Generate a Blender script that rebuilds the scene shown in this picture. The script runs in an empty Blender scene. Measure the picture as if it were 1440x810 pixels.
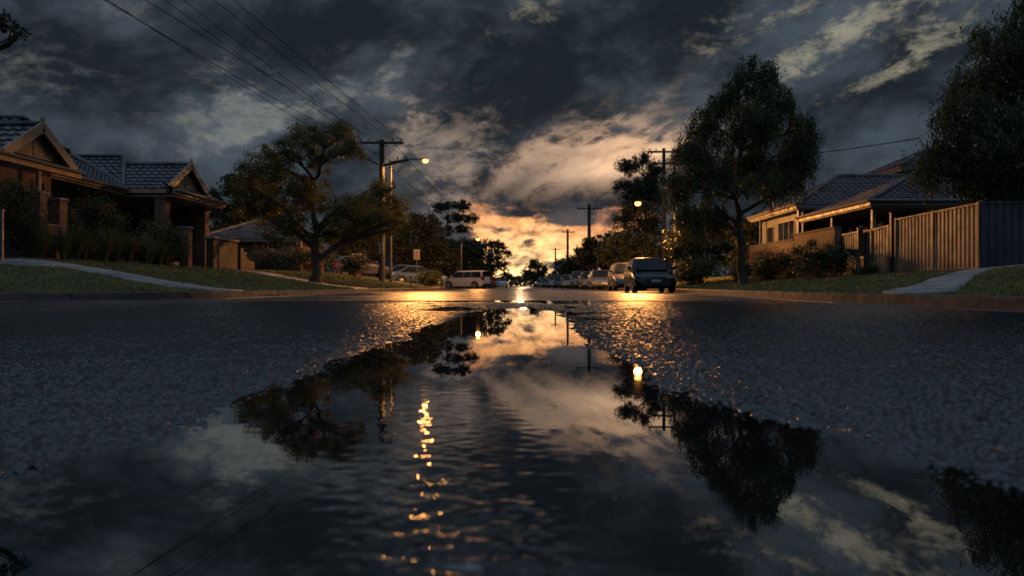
import bpy, bmesh, math, random
import numpy as np
from mathutils import Vector, Matrix
R = math.radians
rng = np.random.default_rng(7)
random.seed(7)
scene = bpy.context.scene
COL = scene.collection
F, PX0, PY0, CH = 1100.0, 728.0, 402.0, 0.28     # focal length in px of the 1440 px frame, vanishing point, eye height (m)

# ------------------------------------------------------------------ camera
cam_d = bpy.data.cameras.new('camera')
cam = bpy.data.objects.new('camera', cam_d); COL.objects.link(cam)
cam.location = (0, 0, CH); cam.rotation_euler = (R(90), 0, 0)
cam_d.sensor_width = 36.0; cam_d.lens = 36.0 * F / 1440.0
cam_d.shift_x = -8 / 1440.0; cam_d.shift_y = -3 / 1440.0
cam_d.clip_start = 0.02; cam_d.clip_end = 6000
cam_d.dof.use_dof = True; cam_d.dof.focus_distance = 5.0; cam_d.dof.aperture_fstop = 3.6; cam_d.dof.aperture_blades = 0
scene.camera = cam
vs = scene.view_settings
vs.view_transform = 'Standard'; vs.look = 'None'; vs.gamma = 1; vs.use_curve_mapping = False; vs.exposure = 0.18
cy = scene.cycles
cy.use_denoising = True
cy.max_bounces = 6; cy.diffuse_bounces = 2; cy.glossy_bounces = 4; cy.transmission_bounces = 4; cy.transparent_max_bounces = 6
cy.sample_clamp_indirect = 6.0; cy.sample_clamp_direct = 12.0
cy.caustics_reflective = False; cy.caustics_refractive = False

# ------------------------------------------------------------------ node helper
class G:
    """small expression builder on a node tree"""
    def __init__(s, nt): s.nt = nt
    def node(s, t, **kw):
        n = s.nt.nodes.new(t)
        for k, v in kw.items(): setattr(n, k, v)
        return n
    def link(s, a, b): s.nt.links.new(a, b)
    def put(s, sock, v):
        if isinstance(v, bpy.types.NodeSocket): s.link(v, sock)
        else: sock.default_value = v
    def m(s, op, a, b=0.0, c=0.0, clamp=False):
        n = s.node('ShaderNodeMath', operation=op, use_clamp=clamp)
        s.put(n.inputs[0], a); s.put(n.inputs[1], b); s.put(n.inputs[2], c)
        return n.outputs[0]
    def step(s, x, lo, hi, a=0.0, b=1.0):
        n = s.node('ShaderNodeMapRange', interpolation_type='SMOOTHSTEP')
        s.put(n.inputs[0], x); s.put(n.inputs[1], lo); s.put(n.inputs[2], hi); s.put(n.inputs[3], a); s.put(n.inputs[4], b)
        return n.outputs[0]
    def lin(s, x, lo, hi, a=0.0, b=1.0):
        n = s.node('ShaderNodeMapRange')
        s.put(n.inputs[0], x); s.put(n.inputs[1], lo); s.put(n.inputs[2], hi); s.put(n.inputs[3], a); s.put(n.inputs[4], b)
        return n.outputs[0]
    def vec(s, x, y, z=0.0):
        n = s.node('ShaderNodeCombineXYZ')
        s.put(n.inputs[0], x); s.put(n.inputs[1], y); s.put(n.inputs[2], z)
        return n.outputs[0]
    def sep(s, v):
        n = s.node('ShaderNodeSeparateXYZ'); s.link(v, n.inputs[0]); return n.outputs
    def noise(s, v, scale, detail=4.0, rough=0.5, lac=2.0, dist=0.0, col=False):
        n = s.node('ShaderNodeTexNoise'); s.link(v, n.inputs['Vector'])
        n.inputs['Scale'].default_value = scale; n.inputs['Detail'].default_value = detail
        n.inputs['Roughness'].default_value = rough; n.inputs['Lacunarity'].default_value = lac
        n.inputs['Distortion'].default_value = dist
        return n.outputs['Color'] if col else n.outputs['Fac']
    def mix(s, f, a, b, blend='MIX'):
        n = s.node('ShaderNodeMix', data_type='RGBA', blend_type=blend)
        s.put(n.inputs[0], f)
        for i, v in ((6, a), (7, b)):
            if isinstance(v, tuple): v = v if len(v) == 4 else (*v, 1)
            s.put(n.inputs[i], v)
        return n.outputs[2]
    def vmath(s, op, a, b=None, sc=None):
        n = s.node('ShaderNodeVectorMath', operation=op)
        s.put(n.inputs[0], a)
        if b is not None: s.put(n.inputs[1], b)
        if sc is not None: s.put(n.inputs['Scale'], sc)
        return n.outputs[0]
# ------------------------------------------------------------------ sky and sun
SUN_EL, SUN_AZ = 1.3, 0.4          # degrees; azimuth to the right of the road's far end
world = bpy.data.worlds.new('World'); scene.world = world
world.use_nodes = True
nt = world.node_tree; nt.nodes.clear()
g = G(nt)
tc = g.node('ShaderNodeTexCoord')
D = tc.outputs['Generated']
dx, dy, dz = g.sep(D)
az = g.m('ARCTAN2', dx, dy)                       # azimuth from the road axis, right positive
el = g.m('ARCSINE', dz)
ela = g.m('ABSOLUTE', el)
# domain warp and diagonal stretching of the cloud deck
wv = g.vec(g.m('MULTIPLY', az, 1.0), g.m('MULTIPLY', el, 1.5), 0.0)
warp = g.vmath('SCALE', g.vmath('SUBTRACT', g.noise(wv, 5.0, 2.5, 0.5, col=True), (0.5, 0.5, 0.5)), sc=0.075)
wp = g.vmath('ADD', wv, warp)
wx, wy, wz = g.sep(wp)
big = g.noise(g.vec(wx, g.m('MULTIPLY', wy, 1.15), 1.7), 6.0, 9, 0.58)
a0 = R(36)
rx = g.m('ADD', g.m('MULTIPLY', wx, math.cos(a0)), g.m('MULTIPLY', wy, math.sin(a0)))
ry = g.m('SUBTRACT', g.m('MULTIPLY', wy, math.cos(a0)), g.m('MULTIPLY', wx, math.sin(a0)))
streak = g.noise(g.vec(g.m('MULTIPLY', rx, 0.7), g.m('MULTIPLY', ry, 1.15), 4.3), 12.0, 8, 0.62)
fine = g.noise(g.vec(wx, wy, 8.8), 22.0, 7, 0.62)
lump = g.m('MULTIPLY', g.m('ABSOLUTE', g.m('SUBTRACT', g.noise(g.vec(g.m('MULTIPLY', rx, 0.85), g.m('MULTIPLY', ry, 1.1), 31.0), 9.0, 7, 0.6), 0.5)), 4.0)
horiz = g.noise(g.vec(g.m('MULTIPLY', wx, 0.8), g.m('MULTIPLY', wy, 2.0), 2.2), 14.0, 7, 0.6)

def pxa(px, py):
    u, v = (px - PX0) / F, (PY0 - py) / F
    a = math.atan(u); return a, math.atan(v * math.cos(a))
def blob(px, py, sx, sy, rot=0.0):
    """soft elliptical region of the sky dome, sizes in px of the photograph's angular scale"""
    a, e = pxa(px, py)
    sx, sy = sx / F, sy / F
    c, s_ = math.cos(R(rot)), math.sin(R(rot))
    da = g.m('SUBTRACT', az, a); de = g.m('SUBTRACT', el, e)
    x = g.m('MULTIPLY_ADD', da, c / sx, g.m('MULTIPLY', de, s_ / sx))
    y = g.m('MULTIPLY_ADD', de, c / sy, g.m('MULTIPLY', da, -s_ / sy))
    r2 = g.m('MULTIPLY_ADD', x, x, g.m('MULTIPLY', y, y))
    return g.m('EXPONENT', g.m('MULTIPLY', r2, -1.0))
def total(rows):
    t = None
    for (w, *b) in rows:
        q = blob(*b)
        t = g.m('MULTIPLY', q, w) if t is None else g.m('MULTIPLY_ADD', q, w, t)
    return t
# thick bellies of the deck (darker) and thin places (paler)
thick = total([
    (1.0, 160, 130, 120, 70, 20), (0.9, 600, 45, 200, 75, -6), (0.55, 340, 60, 180, 60, -20), (1.0, 770, 120, 150, 55, 28),
    (1.05, 735, 272, 130, 32, 0), (0.75, 850, 262, 95, 32, -4), (0.8, 980, 40, 90, 50, 35), (0.5, 60, 60, 70, 40, 0),
    (0.6, 1200, 150, 130, 40, 25), (0.5, 1300, 70, 80, 40, 30), (0.5, 640, 175, 90, 45, 10)])
thin = total([
    (0.75, 45, 185, 130, 40, -8), (0.45, 110, 15, 90, 40, 0), (0.85, 330, 165, 60, 60, 35), (0.55, 470, 140, 90, 40, 25),
    (0.5, 250, 190, 90, 40, 0), (0.75, 585, 215, 75, 60, 20), (0.9, 1230, 215, 150, 42, 0), (0.5, 1060, 130, 90, 60, 40), (0.4, 1400, 150, 90, 60, 0),
    (0.35, 560, 110, 60, 40, 50), (0.25, 720, 20, 60, 30, 0)])
dens = g.m('ADD', g.m('SUBTRACT', g.m('MULTIPLY', thick, 0.50), g.m('MULTIPLY', thin, 0.42)),
           g.m('ADD', g.m('MULTIPLY', g.m('SUBTRACT', big, 0.5), 2.2), g.m('ADD', g.m('MULTIPLY', g.m('SUBTRACT', streak, 0.5), 0.95), g.m('ADD', g.m('MULTIPLY', g.m('SUBTRACT', fine, 0.5), 0.9), g.m('MULTIPLY', g.m('SUBTRACT', 0.5, lump), 0.55)))))
paleness = g.step(dens, 0.78, -0.62)
cloud = g.mix(paleness, (0.0092, 0.0140, 0.0202), (0.056, 0.074, 0.093))
# gaps that let the light through: placed on the dome, torn by the cloud noise
def gap(rows, nz, lo=0.44, hi=0.66, soft=0.25):
    t = g.m('MINIMUM', total(rows), 1.25)
    n = g.step(nz, g.m('MULTIPLY_ADD', t, -0.10, lo), g.m('MULTIPLY_ADD', t, -0.10, hi))
    return g.m('MINIMUM', g.m('MULTIPLY', g.m('POWER', t, 0.7), g.m('MULTIPLY_ADD', n, 1.0 - soft, soft)), 1.0)
s1 = g.noise(g.vec(g.m('MULTIPLY', rx, 0.55), g.m('MULTIPLY', ry, 1.25), 14.3), 11.0, 12, 0.66)
s2 = g.noise(g.vec(g.m('MULTIPLY', rx, 0.75), g.m('MULTIPLY', ry, 1.10), 24.3), 26.0, 12, 0.66)
crisp = g.noise(g.vec(wx, g.m('MULTIPLY', wy, 1.2), 41.0), 34.0, 12, 0.70)
nsun = g.m('ADD', g.m('MULTIPLY', horiz, 0.40), g.m('ADD', g.m('MULTIPLY', s2, 0.30), g.m('MULTIPLY', crisp, 0.30)))
nrip = g.m('ADD', g.m('MULTIPLY', s1, 0.50), g.m('ADD', g.m('MULTIPLY', s2, 0.25), g.m('MULTIPLY', crisp, 0.25)))
ntear = g.m('ADD', g.m('MULTIPLY', s1, 0.35), g.m('ADD', g.m('MULTIPLY', crisp, 0.40), g.m('MULTIPLY', fine, 0.25)))
holes = total([(0.95, 743, 341, 17, 11, 0), (0.5, 706, 328, 26, 10, -30), (0.6, 775, 374, 52, 6, 3), (0.55, 686, 372, 24, 9, 25), (0.6, 715, 302, 34, 7, -5), (0.6, 855, 352, 28, 12, 0),
               (0.7, 805, 310, 40, 9, -5), (0.4, 640, 345, 20, 30, 0), (0.6, 780, 274, 140, 16, 0), (0.4, 660, 330, 20, 12, 0), (0.35, 735, 318, 40, 5, 10)])
low = g.m('SUBTRACT', total([(0.95, 757, 337, 80, 42, 0), (0.75, 700, 358, 40, 66, -20), (0.75, 845, 325, 80, 30, 25), (0.7, 662, 305, 30, 40, 0), (0.95, 735, 396, 130, 24, 0), (0.35, 900, 372, 80, 26, 0)]), holes)
glow_low = g.step(g.m('MULTIPLY_ADD', g.m('SUBTRACT', nsun, 0.5), 6.0, low), 0.20, 1.10)
glow_low = g.m('MULTIPLY', glow_low, g.step(low, 0.03, 0.42))
glow_up = gap([(1.3, 892, 224, 70, 28, 14), (0.8, 835, 226, 84, 16, 24), (0.75, 735, 222, 60, 14, 40), (0.5, 850, 190, 80, 20, 34), (0.6, 785, 205, 50, 18, 40)], nrip, 0.47, 0.57, 0.06)
gap_mid = gap([(0.6, 600, 200, 44, 62, 10), (0.45, 665, 205, 64, 32, 50), (0.9, 557, 222, 18, 9, 45), (0.45, 640, 270, 60, 40, 60), (0.45, 570, 155, 26, 36, 0)], ntear, 0.50, 0.62, 0.06)
gap_left = gap([(0.9, 330, 145, 46, 44, 45), (0.7, 385, 165, 76, 26, 25), (0.6, 290, 180, 70, 40, 35), (0.8, 338, 186, 20, 16, 0), (0.7, 555, 100, 20, 44, -20), (0.45, 165, 12, 35, 20, 0), (0.4, 45, 110, 80, 35, 0),
                (0.45, 480, 130, 80, 34, 35)], ntear, 0.51, 0.63, 0.05)
gap_right = gap([(0.85, 1190, 44, 100, 26, 32), (0.9, 1115, 14, 56, 18, 12), (0.8, 1275, 80, 70, 22, 42), (0.7, 1250, 10, 80, 22, 10), (0.65, 1182, 130, 28, 12, 20), (0.35, 1010, 50, 50, 20, 30),
                 (0.45, 1350, 40, 60, 24, 30), (0.5, 742, 22, 44, 30, 30), (0.3, 960, 110, 60, 22, 25), (0.35, 1100, 90, 60, 26, 30)], ntear, 0.535, 0.64, 0.02)
# clear air seen through the gaps: the physical sky low in the west
sky = g.node('ShaderNodeTexSky', sky_type='NISHITA', sun_disc=False)
sky.sun_elevation = R(SUN_EL); sky.sun_rotation = R(SUN_AZ); sky.air_density = 1.6; sky.dust_density = 2.0
clear = g.vmath('SCALE', sky.outputs[0], sc=0.10)
near = blob(748, 368, 140, 95)
core = blob(735, 378, 80, 46)
c_low = g.mix(near, (0.42, 0.165, 0.075), (1.08, 0.455, 0.165))
c_low = g.mix(g.m('MULTIPLY', core, 0.9), c_low, (1.75, 1.05, 0.46))
c_low = g.vmath('SCALE', c_low, sc=g.lin(g.m('MULTIPLY_ADD', crisp, 0.5, g.m('MULTIPLY', nrip, 0.5)), 0.36, 0.64, 0.30, 1.6))
c_up = g.mix(blob(890, 218, 84, 38), (0.40, 0.27, 0.185), (0.84, 0.52, 0.31))
c_up = g.vmath('SCALE', c_up, sc=g.lin(nrip, 0.4, 0.62, 0.6, 1.45))
tear = g.lin(g.m('MULTIPLY_ADD', s2, 0.5, g.m('MULTIPLY', crisp, 0.5)), 0.40, 0.60, 0.25, 1.0)
col = cloud
# underside of the deck warmed round the glow
warm = g.m('MULTIPLY', blob(750, 305, 190, 95), g.lin(paleness, 0.15, 1, 0.0, 0.55))
col = g.mix(warm, col, (0.17, 0.112, 0.085))
col = g.mix(g.m('MULTIPLY', g.m('MULTIPLY', gap_left, tear), 0.72), col, (0.22, 0.225, 0.21))
col = g.mix(g.m('MULTIPLY', g.m('MULTIPLY', gap_right, tear), 0.72), col, (0.36, 0.33, 0.24))
col = g.mix(g.m('MULTIPLY', g.m('MULTIPLY', gap_mid, tear), 0.85), col, (0.38, 0.29, 0.225))
col = g.mix(glow_up, col, c_up)
col = g.mix(glow_low, col, c_low)
col = g.vmath('ADD', col, g.vmath('SCALE', clear, sc=0.004))
# sky behind and above the viewer: unseen brighter blue, added to light the street
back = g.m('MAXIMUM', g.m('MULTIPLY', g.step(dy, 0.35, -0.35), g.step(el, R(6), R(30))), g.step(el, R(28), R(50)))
fill_sky = g.mix(g.step(dens, -0.3, 0.5), (0.30, 0.42, 0.58), (0.115, 0.165, 0.235))
col = g.mix(back, col, fill_sky)
below = g.step(el, -0.02, -0.2)
col = g.mix(below, col, (0.01, 0.01, 0.012))
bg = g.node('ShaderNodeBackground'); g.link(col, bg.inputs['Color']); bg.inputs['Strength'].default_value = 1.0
out = g.node('ShaderNodeOutputWorld'); g.link(bg.outputs[0], out.inputs[0])
world.cycles.sampling_method = 'MANUAL'; world.cycles.sample_map_resolution = 512

sun_d = bpy.data.lights.new('sun', 'SUN'); sun_d.energy = 0.25; sun_d.angle = R(0.8); sun_d.color = (1.0, 0.62, 0.32)
sun = bpy.data.objects.new('sun', sun_d); COL.objects.link(sun)
sd = Vector((math.sin(R(SUN_AZ)) * math.cos(R(SUN_EL)), math.cos(R(SUN_AZ)) * math.cos(R(SUN_EL)), math.sin(R(SUN_EL))))
sun.rotation_euler = sd.to_track_quat('Z', 'Y').to_euler()
# ------------------------------------------------------------------ helpers
def W(px, py, d):
    """point of the street seen at (px, py) of the photograph when it stands d metres away"""
    return Vector(((px - PX0) / F * d, d, CH + (PY0 - py) / F * d))

def mat(name, col, rough=0.7, var=0.25, scale=3.0, metal=0.0, bump=0.0, bscale=30.0, spec=0.5, col2=None, emit=None, estr=0.0, coat=0.0, trans=0.0):
    m = bpy.data.materials.new(name); m.use_nodes = True
    t = m.node_tree; b = t.nodes['Principled BSDF']; q = G(t)
    co = q.node('ShaderNodeTexCoord').outputs['Object']
    n = q.noise(co, scale, 5, 0.6)
    c2 = col2 if col2 else tuple(c * (1 - var) for c in col)
    c1 = col if col2 else tuple(min(1, c * (1 + var)) for c in col)
    q.link(q.mix(q.step(n, 0.35, 0.65), c1, c2), b.inputs['Base Color'])
    q.link(q.lin(q.noise(co, scale * 2.3, 3), 0.3, 0.7, max(0, rough - 0.08), min(1, rough + 0.08)), b.inputs['Roughness'])
    b.inputs['Metallic'].default_value = metal
    b.inputs['Specular IOR Level'].default_value = spec
    b.inputs['Coat Weight'].default_value = coat
    b.inputs['Coat Roughness'].default_value = 0.05
    if trans: b.inputs['Transmission Weight'].default_value = trans
    if bump:
        bn = q.node('ShaderNodeBump'); bn.inputs['Strength'].default_value = bump; bn.inputs['Distance'].default_value = 0.02
        q.link(q.noise(co, bscale, 4), bn.inputs['Height']); q.link(bn.outputs[0], b.inputs['Normal'])
    if emit:
        b.inputs['Emission Color'].default_value = (*emit, 1); b.inputs['Emission Strength'].default_value = estr
    return m

def brick_mat(name, c1, c2, mortar, scale=1.0):
    m = bpy.data.materials.new(name); m.use_nodes = True
    t = m.node_tree; b = t.nodes['Principled BSDF']; q = G(t)
    x, y, z = q.sep(q.node('ShaderNodeTexCoord').outputs['Object'])
    v = q.vec(q.m('ADD', x, y), z, 0)
    n = q.node('ShaderNodeTexBrick'); q.link(v, n.inputs['Vector'])
    n.inputs['Color1'].default_value = (*c1, 1); n.inputs['Color2'].default_value = (*c2, 1); n.inputs['Mortar'].default_value = (*mortar, 1)
    n.inputs['Scale'].default_value = 1.0 / scale; n.inputs['Brick Width'].default_value = 0.24; n.inputs['Row Height'].default_value = 0.086
    n.inputs['Mortar Size'].default_value = 0.008; n.inputs['Bias'].default_value = 0.0
    k = q.noise(v, 2.0, 5, 0.65)
    q.link(q.mix(q.lin(k, 0.3, 0.75, 0.0, 0.55), n.outputs['Color'], (c2[0] * .35, c2[1] * .35, c2[2] * .35)), b.inputs['Base Color'])
    b.inputs['Roughness'].default_value = 0.75
    bn = q.node('ShaderNodeBump'); bn.inputs['Strength'].default_value = 0.7; bn.inputs['Distance'].default_value = 0.012; bn.invert = True
    q.link(n.outputs['Fac'], bn.inputs['Height']); q.link(bn.outputs[0], b.inputs['Normal'])
    return m

def mesh_obj(name, V, Fa, m=None, parent=None, smooth=False, mats=None, mi=None):
    me = bpy.data.meshes.new(name)
    if isinstance(Fa, np.ndarray):
        V = np.asarray(V, np.float32); nf, k = Fa.shape
        me.vertices.add(len(V)); me.vertices.foreach_set('co', V.ravel())
        me.loops.add(nf * k); me.loops.foreach_set('vertex_index', Fa.astype(np.int32).ravel())
        me.polygons.add(nf); me.polygons.foreach_set('loop_start', np.arange(0, nf * k, k, dtype=np.int32))
        me.update(calc_edges=True)
    else:
        me.from_pydata([tuple(v) for v in V], [], [tuple(f) for f in Fa])
    if smooth: me.polygons.foreach_set('use_smooth', np.ones(len(me.polygons), dtype=bool))
    if m: me.materials.append(m)
    if mats:
        for q in mats: me.materials.append(q)
        me.polygons.foreach_set('material_index', np.asarray(mi, np.int32))
    me.update()
    o = bpy.data.objects.new(name, me); COL.objects.link(o)
    if parent: o.parent = parent
    return o

def tag(o, label=None, cat=None, group=None, kind=None):
    if label: o['label'] = label
    if cat: o['category'] = cat
    if group: o['group'] = group
    if kind: o['kind'] = kind
    return o
def thing(name, label, cat, loc=(0, 0, 0), rz=0.0, group=None):
    o = bpy.data.objects.new(name, None); COL.objects.link(o); o.empty_display_size = 0.2
    o.location = loc; o.rotation_euler = (0, 0, rz)
    return tag(o, label, cat, group)
def copy_tree(o, parent=None):
    c = o.copy(); COL.objects.link(c)
    c.parent = parent
    for ch in list(o.children): copy_tree(ch, c)
    return c

class MB:
    def __init__(s): s.v = []; s.f = []
    def add(s, V, Fa):
        n = len(s.v); s.v += [tuple(p) for p in V]; s.f += [tuple(i + n for i in q) for q in Fa]; return s
    def box(s, x0, x1, y0, y1, z0, z1, bev=0.0):
        V = [(x, y, z) for z in (z0, z1) for y in (y0, y1) for x in (x0, x1)]
        return s.add(V, [(0, 2, 3, 1), (4, 5, 7, 6), (0, 1, 5, 4), (2, 6, 7, 3), (0, 4, 6, 2), (1, 3, 7, 5)])
    def beam(s, a, b, w, h, up=(0, 0, 1)):
        """box of section w x h between two points"""
        a, b = Vector(a), Vector(b); d = (b - a).normalized()
        sx = d.cross(Vector(up));
        if sx.length < 1e-4: sx = Vector((1, 0, 0))
        sx.normalize(); sz = sx.cross(d).normalized()
        V = [p + sx * (i * w / 2) + sz * (j * h / 2) for p in (a, b) for (i, j) in ((-1, -1), (1, -1), (1, 1), (-1, 1))]
        return s.add(V, [(3, 2, 1, 0), (4, 5, 6, 7), (0, 1, 5, 4), (1, 2, 6, 5), (2, 3, 7, 6), (3, 0, 4, 7)])
    def tube(s, pts, rad, n=8, cap=True):
        pts = [Vector(p) for p in pts]
        if not isinstance(rad, (list, tuple)): rad = [rad] * len(pts)
        V = []; Fa = []; prev = None
        for i, p in enumerate(pts):
            t = (pts[min(i + 1, len(pts) - 1)] - pts[max(i - 1, 0)])
            if t.length < 1e-6: t = Vector((0, 0, 1))
            t.normalize()
            if prev is None:
                a = Vector((1, 0, 0)) if abs(t.x) < 0.8 else Vector((0, 1, 0))
                u = t.cross(a).normalized()
            else:
                u = (prev - t * prev.dot(t))
                u = u.normalized() if u.length > 1e-5 else t.orthogonal().normalized()
            prev = u; w = t.cross(u)
            for k in range(n):
                an = 2 * math.pi * k / n
                V.append(p + (u * math.cos(an) + w * math.sin(an)) * rad[i])
        for i in range(len(pts) - 1):
            for k in range(n):
                a = i * n + k; b = i * n + (k + 1) % n
                Fa.append((a, b, b + n, a + n))
        if cap:
            Fa.append(tuple(reversed(range(n)))); Fa.append(tuple((len(pts) - 1) * n + k for k in range(n)))
        return s.add(V, Fa)
    def lathe(s, prof, c, axis='z', n=20):
        """prof: list of (radius, height) turned about an axis through c"""
        V = []; Fa = []; c = Vector(c)
        for (r, h) in prof:
            for k in range(n):
                an = 2 * math.pi * k / n; x, y = r * math.cos(an), r * math.sin(an)
                V.append(c + (Vector((x, y, h)) if axis == 'z' else Vector((h, x, y)) if axis == 'x' else Vector((y, h, x))))
        for i in range(len(prof) - 1):
            for k in range(n):
                a = i * n + k; b = i * n + (k + 1) % n
                Fa.append((a, b, b + n, a + n))
        return s.add(V, Fa)
    def prism(s, poly, axis, a, b):
        """polygon in the two other axes, extruded along axis from a to b"""
        n = len(poly)
        def P(p, h): return (h, p[0], p[1]) if axis == 'x' else (p[0], h, p[1]) if axis == 'y' else (p[0], p[1], h)
        V = [P(p, a) for p in poly] + [P(p, b) for p in poly]
        Fa = [tuple(reversed(range(n))), tuple(range(n, 2 * n))] + [(i, (i + 1) % n, (i + 1) % n + n, i + n) for i in range(n)]
        return s.add(V, Fa)
    def build(s, name, m, parent=None, smooth=False, bevel=0.0, fix=True):
        o = mesh_obj(name, s.v, s.f, m, parent, False)
        bm = bmesh.new(); bm.from_mesh(o.data)
        if fix: bmesh.ops.recalc_face_normals(bm, faces=bm.faces)
        if smooth:
            for f in bm.faces: f.smooth = True
            for e in bm.edges:
                if len(e.link_faces) == 2 and e.calc_face_angle(0) > R(38): e.smooth = False
        bm.to_mesh(o.data); bm.free()
        if bevel:
            md = o.modifiers.new('bevel', 'BEVEL'); md.width = bevel; md.segments = 2; md.limit_method = 'ANGLE'; md.angle_limit = R(40)
        return o

# value noise in numpy (world coordinates)
def vnoise(x, y, seed=0):
    def h(i, j):
        k = (i * 374761393 + j * 668265263 + seed * 974634777) & 0xffffffff
        k = ((k ^ (k >> 13)) * 1274126177) & 0xffffffff
        return ((k ^ (k >> 16)) & 0xffff) / 65535.0
    xi = np.floor(x).astype(np.int64); yi = np.floor(y).astype(np.int64)
    fx = x - xi; fy = y - yi; fx = fx * fx * (3 - 2 * fx); fy = fy * fy * (3 - 2 * fy)
    return (h(xi, yi) * (1 - fx) + h(xi + 1, yi) * fx) * (1 - fy) + (h(xi, yi + 1) * (1 - fx) + h(xi + 1, yi + 1) * fx) * fy
def fbm(x, y, seed=0, oct=4):
    s = 0; a = 0.5
    for o in range(oct):
        s = s + a * vnoise(x, y, seed + o * 17); x = x * 2.03; y = y * 2.03; a *= 0.5
    return s / (1 - 0.5 ** oct)
def worley(x, y, seed=0, off=False):
    xi = np.floor(x).astype(np.int64); yi = np.floor(y).astype(np.int64)
    best = np.full(x.shape, 9.0)
    val = np.zeros(x.shape); ox = np.zeros(x.shape); oy = np.zeros(x.shape)
    for dx in (-1, 0, 1):
        for dy in (-1, 0, 1):
            i = xi + dx; j = yi + dy
            k = (i * 73856093 ^ j * 19349663 ^ (seed * 83492791)) & 0xffffffff
            k = ((k ^ (k >> 15)) * 2246822519) & 0xffffffff
            k = ((k ^ (k >> 13)) * 3266489917) & 0xffffffff
            px = i + ((k & 0x3ff) / 1023.0); py = j + (((k >> 10) & 0x3ff) / 1023.0); v = ((k >> 20) & 0x3ff) / 1023.0
            d = (x - px) ** 2 + (y - py) ** 2
            m = d < best
            best = np.where(m, d, best); val = np.where(m, v, val)
            if off: ox = np.where(m, x - px, ox); oy = np.where(m, y - py, oy)
    if off: return np.sqrt(best), val, ox, oy
    return np.sqrt(best), val
# ------------------------------------------------------------------ street layout (metres, y = along the road)
KL = np.array([(-60, 12.6), (-30, 13.0), (-20, 13.4), (-13, 13.9), (-9.7, 14.6), (-8.1, 15.3), (-7.15, 16.4), (-6.75, 18.0), (-6.6, 22), (-6.5, 34), (-5.7, 41), (-5.3, 46), (-5.3, 58), (-6.2, 64), (-7.0, 70), (-6.6, 90), (-4.6, 127), (-4.6, 200), (-4.8, 420)], float)
KR = np.array([(5.8, -12), (5.75, 0), (5.65, 8.8), (5.6, 13), (6.1, 22), (6.5, 29), (6.9, 45), (6.9, 60), (6.6, 75), (6.0, 90), (5.4, 137), (5.0, 200), (5.0, 420)], float)
def smooth_poly(P, n=6):
    out = []
    for i in range(len(P) - 1):
        p0 = P[max(i - 1, 0)]; p1 = P[i]; p2 = P[i + 1]; p3 = P[min(i + 2, len(P) - 1)]
        for k in range(n):
            t = k / n
            a = ((p2 - p0) * min(1.0, np.linalg.norm(p2 - p1) / (np.linalg.norm(p2 - p0) + 1e-6))); b = ((p3 - p1) * min(1.0, np.linalg.norm(p2 - p1) / (np.linalg.norm(p3 - p1) + 1e-6)))
            out.append((2*t**3 - 3*t**2 + 1) * p1 + (t**3 - 2*t**2 + t) * a + (-2*t**3 + 3*t**2) * p2 + (t**3 - t**2) * b)
    out.append(P[-1]); return np.array(out)
KLs, KRs = smooth_poly(KL), smooth_poly(KR)
def dist_poly(x, y, P):
    x = np.asarray(x, float); y = np.asarray(y, float)
    best = np.full(x.shape, 1e9)
    for i in range(len(P) - 1):
        a = P[i]; d = P[i + 1] - a; L = d @ d
        t = np.clip(((x - a[0]) * d[0] + (y - a[1]) * d[1]) / L, 0, 1)
        best = np.minimum(best, (x - a[0] - t * d[0]) ** 2 + (y - a[1] - t * d[1]) ** 2)
    return np.sqrt(best)
def sstep(t): t = np.clip(t, 0, 1); return t * t * (3 - 2 * t)
def gz(x, y):
    """height of the ground"""
    x = np.asarray(x, float); y = np.asarray(y, float)
    xl = np.interp(y, KLs[:, 1], KLs[:, 0]); xr = np.interp(y, KRs[:, 1], KRs[:, 0])
    tl = dist_poly(x, y, KLs); tr = dist_poly(x, y, KRs)
    far = 1 - 0.35 * sstep((y - 45) / 40)
    zl = 0.155 + 0.88 * far * sstep(tl / 7.4 + 0.04) - 0.0042 * 0.88
    zr = 0.155 + 0.66 * sstep(tr / 7.6 + 0.03)
    bump = (fbm(x * 0.8, y * 0.8, 5) - 0.5) * 0.06 * np.minimum(1, np.minimum(tl, tr) / 0.6)
    return np.where((x < xl) & (y > 12.6), zl + bump, np.where(x > xr, zr + bump, 0.0))
def g1(x, y): return float(gz(np.array([x]), np.array([y]))[0])

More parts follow.
